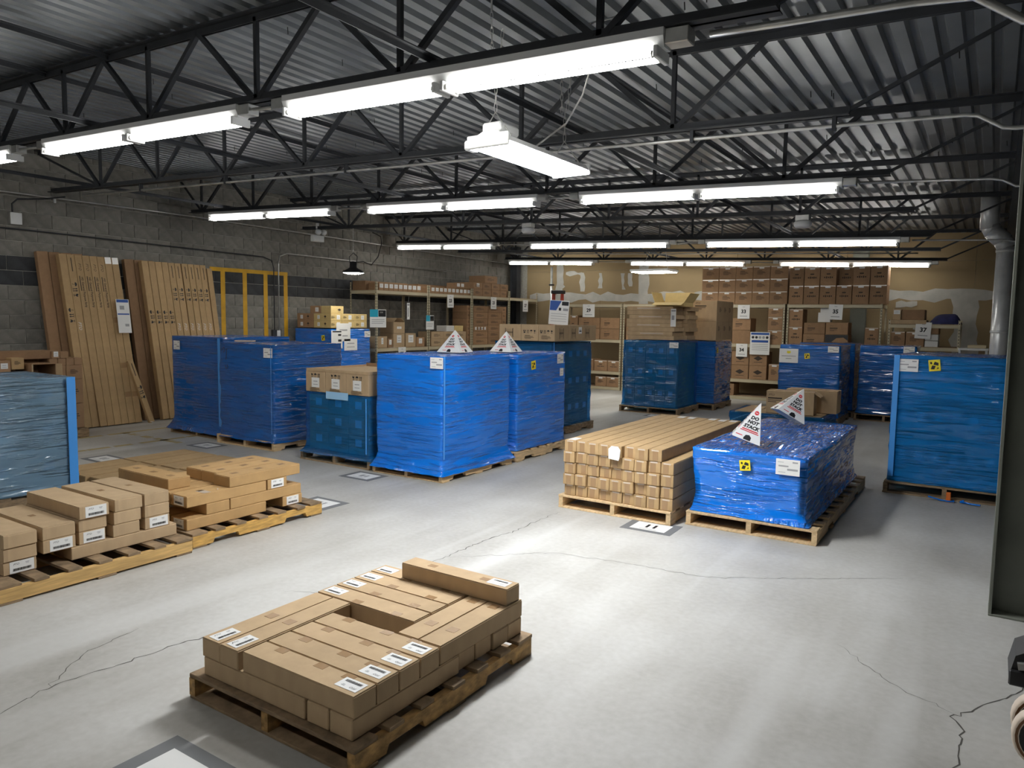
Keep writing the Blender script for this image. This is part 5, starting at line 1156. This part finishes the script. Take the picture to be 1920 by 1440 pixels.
# ================================================================== CARTONS ON THE FAR LOADS
g = 'tan cartons on the corner load'
for k in range(2):
    for i, (a, b) in enumerate(((9.61, 9.88), (9.885, 10.205), (10.21, 10.55))):
        for j, (x0, x1) in enumerate(((-11.34, -10.875), (-10.87, -10.40))):
            o = carton(x0, x1, a, b, 1.486+.136*k, 1.486+.136*k+.134, ORD[i]+' tan carton from the front, '+['lower', 'upper'][k]+' layer, '+['wall', 'aisle'][j]+' side of the corner load', g, CARD_YEL_LIT if j else CARDD, 'none')  # aisle cartons take the pendant's light as yellow colour, wall side stays dark
            if j: on(o, '+x', label_mesh(.08, .08, 'tick'), 'label', .05, 0, D(o)); on(o, '+x', print_mesh(.1, .05, 'lines'), 'print', -.08, 0, D(o))
            if i == 0: on(o, '-y', label_mesh(.07, .07, 'tick'), 'label', -.1, 0, D(o)); on(o, '-y', print_mesh(.07, .05, 'diamond'), 'print', .08, .01, D(o))
o = carton(-10.68, -10.41, 9.62, 9.94, 1.758, 1.90, 'tan carton coloured lamplit on top of the corner load', g, CARD_YEL_LIT, 'none'); on(o, '+x', print_mesh(.1, .05, 'diamond'), 'print', .05, 0, D(o))  # pendant lamplight painted into this carton's colour
o = carton(-10.98, -10.70, 9.62, 9.94, 1.758, 1.90, 'dark tan carton left of the lamplit one on the corner load', g, CARDD, 'none'); on(o, '-y', label_mesh(.09, .08, 'tick'), 'label', .05, 0, D(o))
g = 'six cartons on the teal load'; zt = 1.392
for i, (a, b) in enumerate(((-6.15, -5.77), (-5.765, -5.475), (-5.47, -5.20))):
    o = carton(a, b, 8.99, 9.40, zt, zt+.235, ORD[i]+' carton from the left in the front row on the teal load', g, CARD, 'none')
    if i == 0: on(o, '-y', print_mesh(.2, .15, 'panel'), 'print', 0, 0, D(o))
    else: on(o, '-y', icon_mesh(.05, 'faug'), 'care_marks', 0, .02, D(o)); on(o, '-y', print_mesh(.18, .06, 'lines'), 'print', 0, -.06, D(o))
    if i == 2: on(o, '+x', print_mesh(.17, .17, 'panel'), 'print', 0, 0, D(o))
for i, (a, b) in enumerate(((9.41, 9.83), (9.84, 10.27))):
    o = carton(-5.66, -5.20, a, b, zt, zt+.232, ['middle', 'far'][i]+' carton on the right side of the teal load', g, CARD, 'none'); on(o, '+x', print_mesh(.17, .17, 'panel'), 'print', -.06, 0, D(o))
    if i == 0: on(o, '+x', label_mesh(.10, .1, 'plain'), 'label', .13, .04, D(o))
carton(-6.15, -5.67, 9.41, 10.27, zt, zt+.23, 'large carton at the back left of the teal load', g, CARD, 'none')
g = 'flat cartons on the far teal load'; r = random.Random(9)
for k in range(8):
    z = 1.362+.0765*k
    for j, (a, b) in enumerate(((12.66, 13.16), (13.19, 13.66))):
        s = r.uniform(-.04, .04)
        o = carton(-5.74+s+.04*j, -4.84+s+.06*j, a, b, z, z+.0755, ORD[k]+' flat carton from the bottom, '+['front', 'back'][j]+' pile on the far teal load', g, CARD, 'none')
        if k % 2 and j == 0: obj('torn_tape', cached('torn', lambda: MB().box(-.25, .2, -.002, 0, .03, .05).mesh('torn_tape', [TAPEW])), o, (r.uniform(-.1, .1), -.25, 0))
t = thing('open_carton', 'open carton with raised flaps on the flat carton pile', 'box', (-4.98, 12.98, 1.976), group='cartons on the far dark load')
obj('body', MB().cbox(-.28, .28, -.24, .24, 0, .07, .004), t, mats=CARD_YEL_LIT)  # body and flaps coloured yellow as if lit by the LED panel
for p, q in (((-.28, 0, .07), (0, -.35, 0)), ((.28, 0, .07), (0, .6, 0))): obj('flap', MB().box(-.002, .002, -.24, .24, 0, .2), t, p, q, mats=CARD_YEL_LIT)
obj('flap', MB().box(-.28, .28, -.002, .002, 0, .2), t, (0, .24, .07), (-.25, 0, 0), mats=CARD_YEL_LIT); obj('flap', MB().box(-.28, .28, -.002, .002, 0, .16), t, (0, -.24, .07), (1.9, 0, 0), mats=CARD_YEL_LIT)
t = thing('hanging_note', 'narrow printed paper hanging on the flat carton pile', 'paper', (-4.86, 12.655, 1.93)); mb = MB(); mb.box(-.05, .05, 0, .001, -.32, 0); mb.box(-.04, .04, -.001, 0, -.05, -.02, 1); mb.box(-.03, .02, -.001, 0, -.2, -.12, 1); obj('sheet', mb, t, mats=[PAPER, INKG])
g = 'cartons on the far dark load'; zt = 1.35
for i, (a, b) in enumerate(((13.90, 14.24), (14.25, 14.59), (14.60, 14.94))):
    o = carton(-5.25, -4.47, a, b, zt, zt+.36, ORD[i]+' carton from the front in the lower row on the far dark load', g, CARD, 'none'); on(o, '+x', print_mesh(.14, .1, 'lines'), 'print', 0, .05, D(o))
o = carton(-5.25, -4.47, 13.90, 14.94, zt+.362, zt+.76, 'large carton on top of the lower row on the far dark load', g, CARD, 'none'); on(o, '-y', print_mesh(.3, .16, 'logo'), 'print', .1, .1, D(o))
for v in (-.3, 0, .3): on(o, '+x', print_mesh(.14, .1, 'lines'), 'print', v, .03, D(o))

# ================================================================== DUCT, PALLET JACK, FLOOR SIGNS
t = thing('air_duct', 'shiny round metal duct with an elbow behind the steel column', 'duct', (.06, 13.0, 0)); R_ = .118
obj('pipe', MB().tube([(0, 0, 0), (0, 0, 2.86)], R_, 24), t, mats=DUCT, smooth=True)
for i, (p, q) in enumerate((((0, 0, 2.86), (-.05, 0, 2.96)), ((-.05, 0, 2.96), (-.17, 0, 3.08)), ((-.17, 0, 3.08), (-.22, 0, 3.18)), ((-.22, 0, 3.18), (-.23, 0, 3.56)))):
    a, b = Vector(p), Vector(q); obj('elbow_gore', MB().tube([a-(b-a)*.15, b+(b-a)*.12], R_+.004+.002*(i % 2), 24), t, mats=DUCT, smooth=True)
for z in (.9, 1.62, 2.80): obj('joint_ring', MB().tube([(0, 0, z-.02), (0, 0, z+.02)], R_+.008, 24), t, mats=DUCT, smooth=True)
tag(obj('wood_block', MB().cbox(-.06, .06, -.05, .05, -.05, .05, .004), None, (.225, 12.95, 2.24), mats=RUST), 'small brown block beside the metal duct', 'block')
t = thing('pallet_jack', 'black pallet jack with worn tan wheels cut by the right edge', 'pallet jack', (.272, 3.37, 0))
for i, y in enumerate((0, .14)):
    wl = obj('wheel', MB().lathe([(.085, -.03), (.118, -.03), (.125, -.02), (.125, .02), (.118, .03), (.085, .03)], 28), t, (0, y, .125), (PI/2, 0, 0), mats=TYRE, smooth=True)
    obj('wheel_rim', MB().lathe([(.0, -.025), (.085, -.027), (.10, -.031), (.113, -.0315), (.113, .0315), (.085, .027), (0, .025)], 28), wl, mats=TYREB); obj('wheel_hub', MB().lathe([(0, -.034), (.10, -.032), (.10, .032), (0, .034)], 24), wl, mats=BLACK)
obj('axle', MB().tube([(0, -.03, .125), (0, .18, .125)], .02, 10), t, mats=BLACK)
mb = MB(); mb.prism([(-.13, .16), (.3, .12), (.3, .5), (-.02, .5), (-.02, .42), (-.05, .38), (-.05, .30), (-.11, .26)], .44, .66, axis='y'); obj('pump_body', mb, t, mats=BLACK)
obj('spring', MB().tube([(-.06+.02*math.cos(q*.9), .5+.02*math.sin(q*.9), .30+.0028*q) for q in range(36)], .005, 5), t, mats=STEEL)
obj('foot_plate', MB().cbox(-.13, .2, .42, .44, .13, .20, .006), t, mats=BLACK); obj('link_arm', MB().beam((-.1, .43, .22), (.2, .43, .28), .02, .03), t, mats=GALV)
obj('handle_shaft', MB().tube([(.1, .55, .45), (.5, .4, 1.2)], .02, 10), t, mats=BLACK); obj('handle_grip', MB().tube([(.35, .2, 1.2), (.5, .4, 1.28), (.65, .6, 1.2)], .016, 8), t, mats=BLACK)
for y in (.42, .82): obj('fork', MB().cbox(.25, 1.4, y-.12, y+.06, .06, .12, .01), t, mats=BLACK)
def floor_sign(x, y, label, txt=None, rz=0., w_=.30, h=.215):
    t = thing('floor_sign', label, 'floor sign', (x, y, 0), (0, 0, rz), 'floor signs'); obj('backing', MB().cbox(-w_*.72, w_*.72, -h*.74, h*.74, .0002, .0022, .0005), t, mats=GREYM); obj('sheet', MB().box(-w_/2, w_/2, -h/2, h/2, .0022, .003), t, mats=PAPER)
    mb = MB()
    if txt: mb.add(text_mesh(txt, .1, 0, .004), T(0, .0, .0042, 1.25), 0)
    else: rect(mb, -.02, .0, .05, .08, 1, .0042); rect(mb, .045, 0, .03, .08, 1, .0042)
    rect(mb, 0, -h*.38, w_*.5, .008, 1, .0042); obj('number', mb, t, mats=[INK, INKG])
floor_sign(-2.28, 5.60, 'floor sign reading 11 in front of the long square cartons', '11', .02); floor_sign(-5.56, 5.585, 'floor sign between the low load and the biggest blue load', None); floor_sign(-8.5, 5.70, 'floor sign in front of the left pair of dark loads', None)
floor_sign(-8.63, 4.44, 'floor sign behind the flat cartons on the floor', None); floor_sign(-2.42, 1.44, 'floor sign in the foreground cut by the bottom edge', None, .0, .34, .25); floor_sign(-5.0, 12.38, 'floor sign in front of the far load with flat cartons', None); floor_sign(-5.05, 4.52, 'floor sign half hidden behind the notched pallet', None)
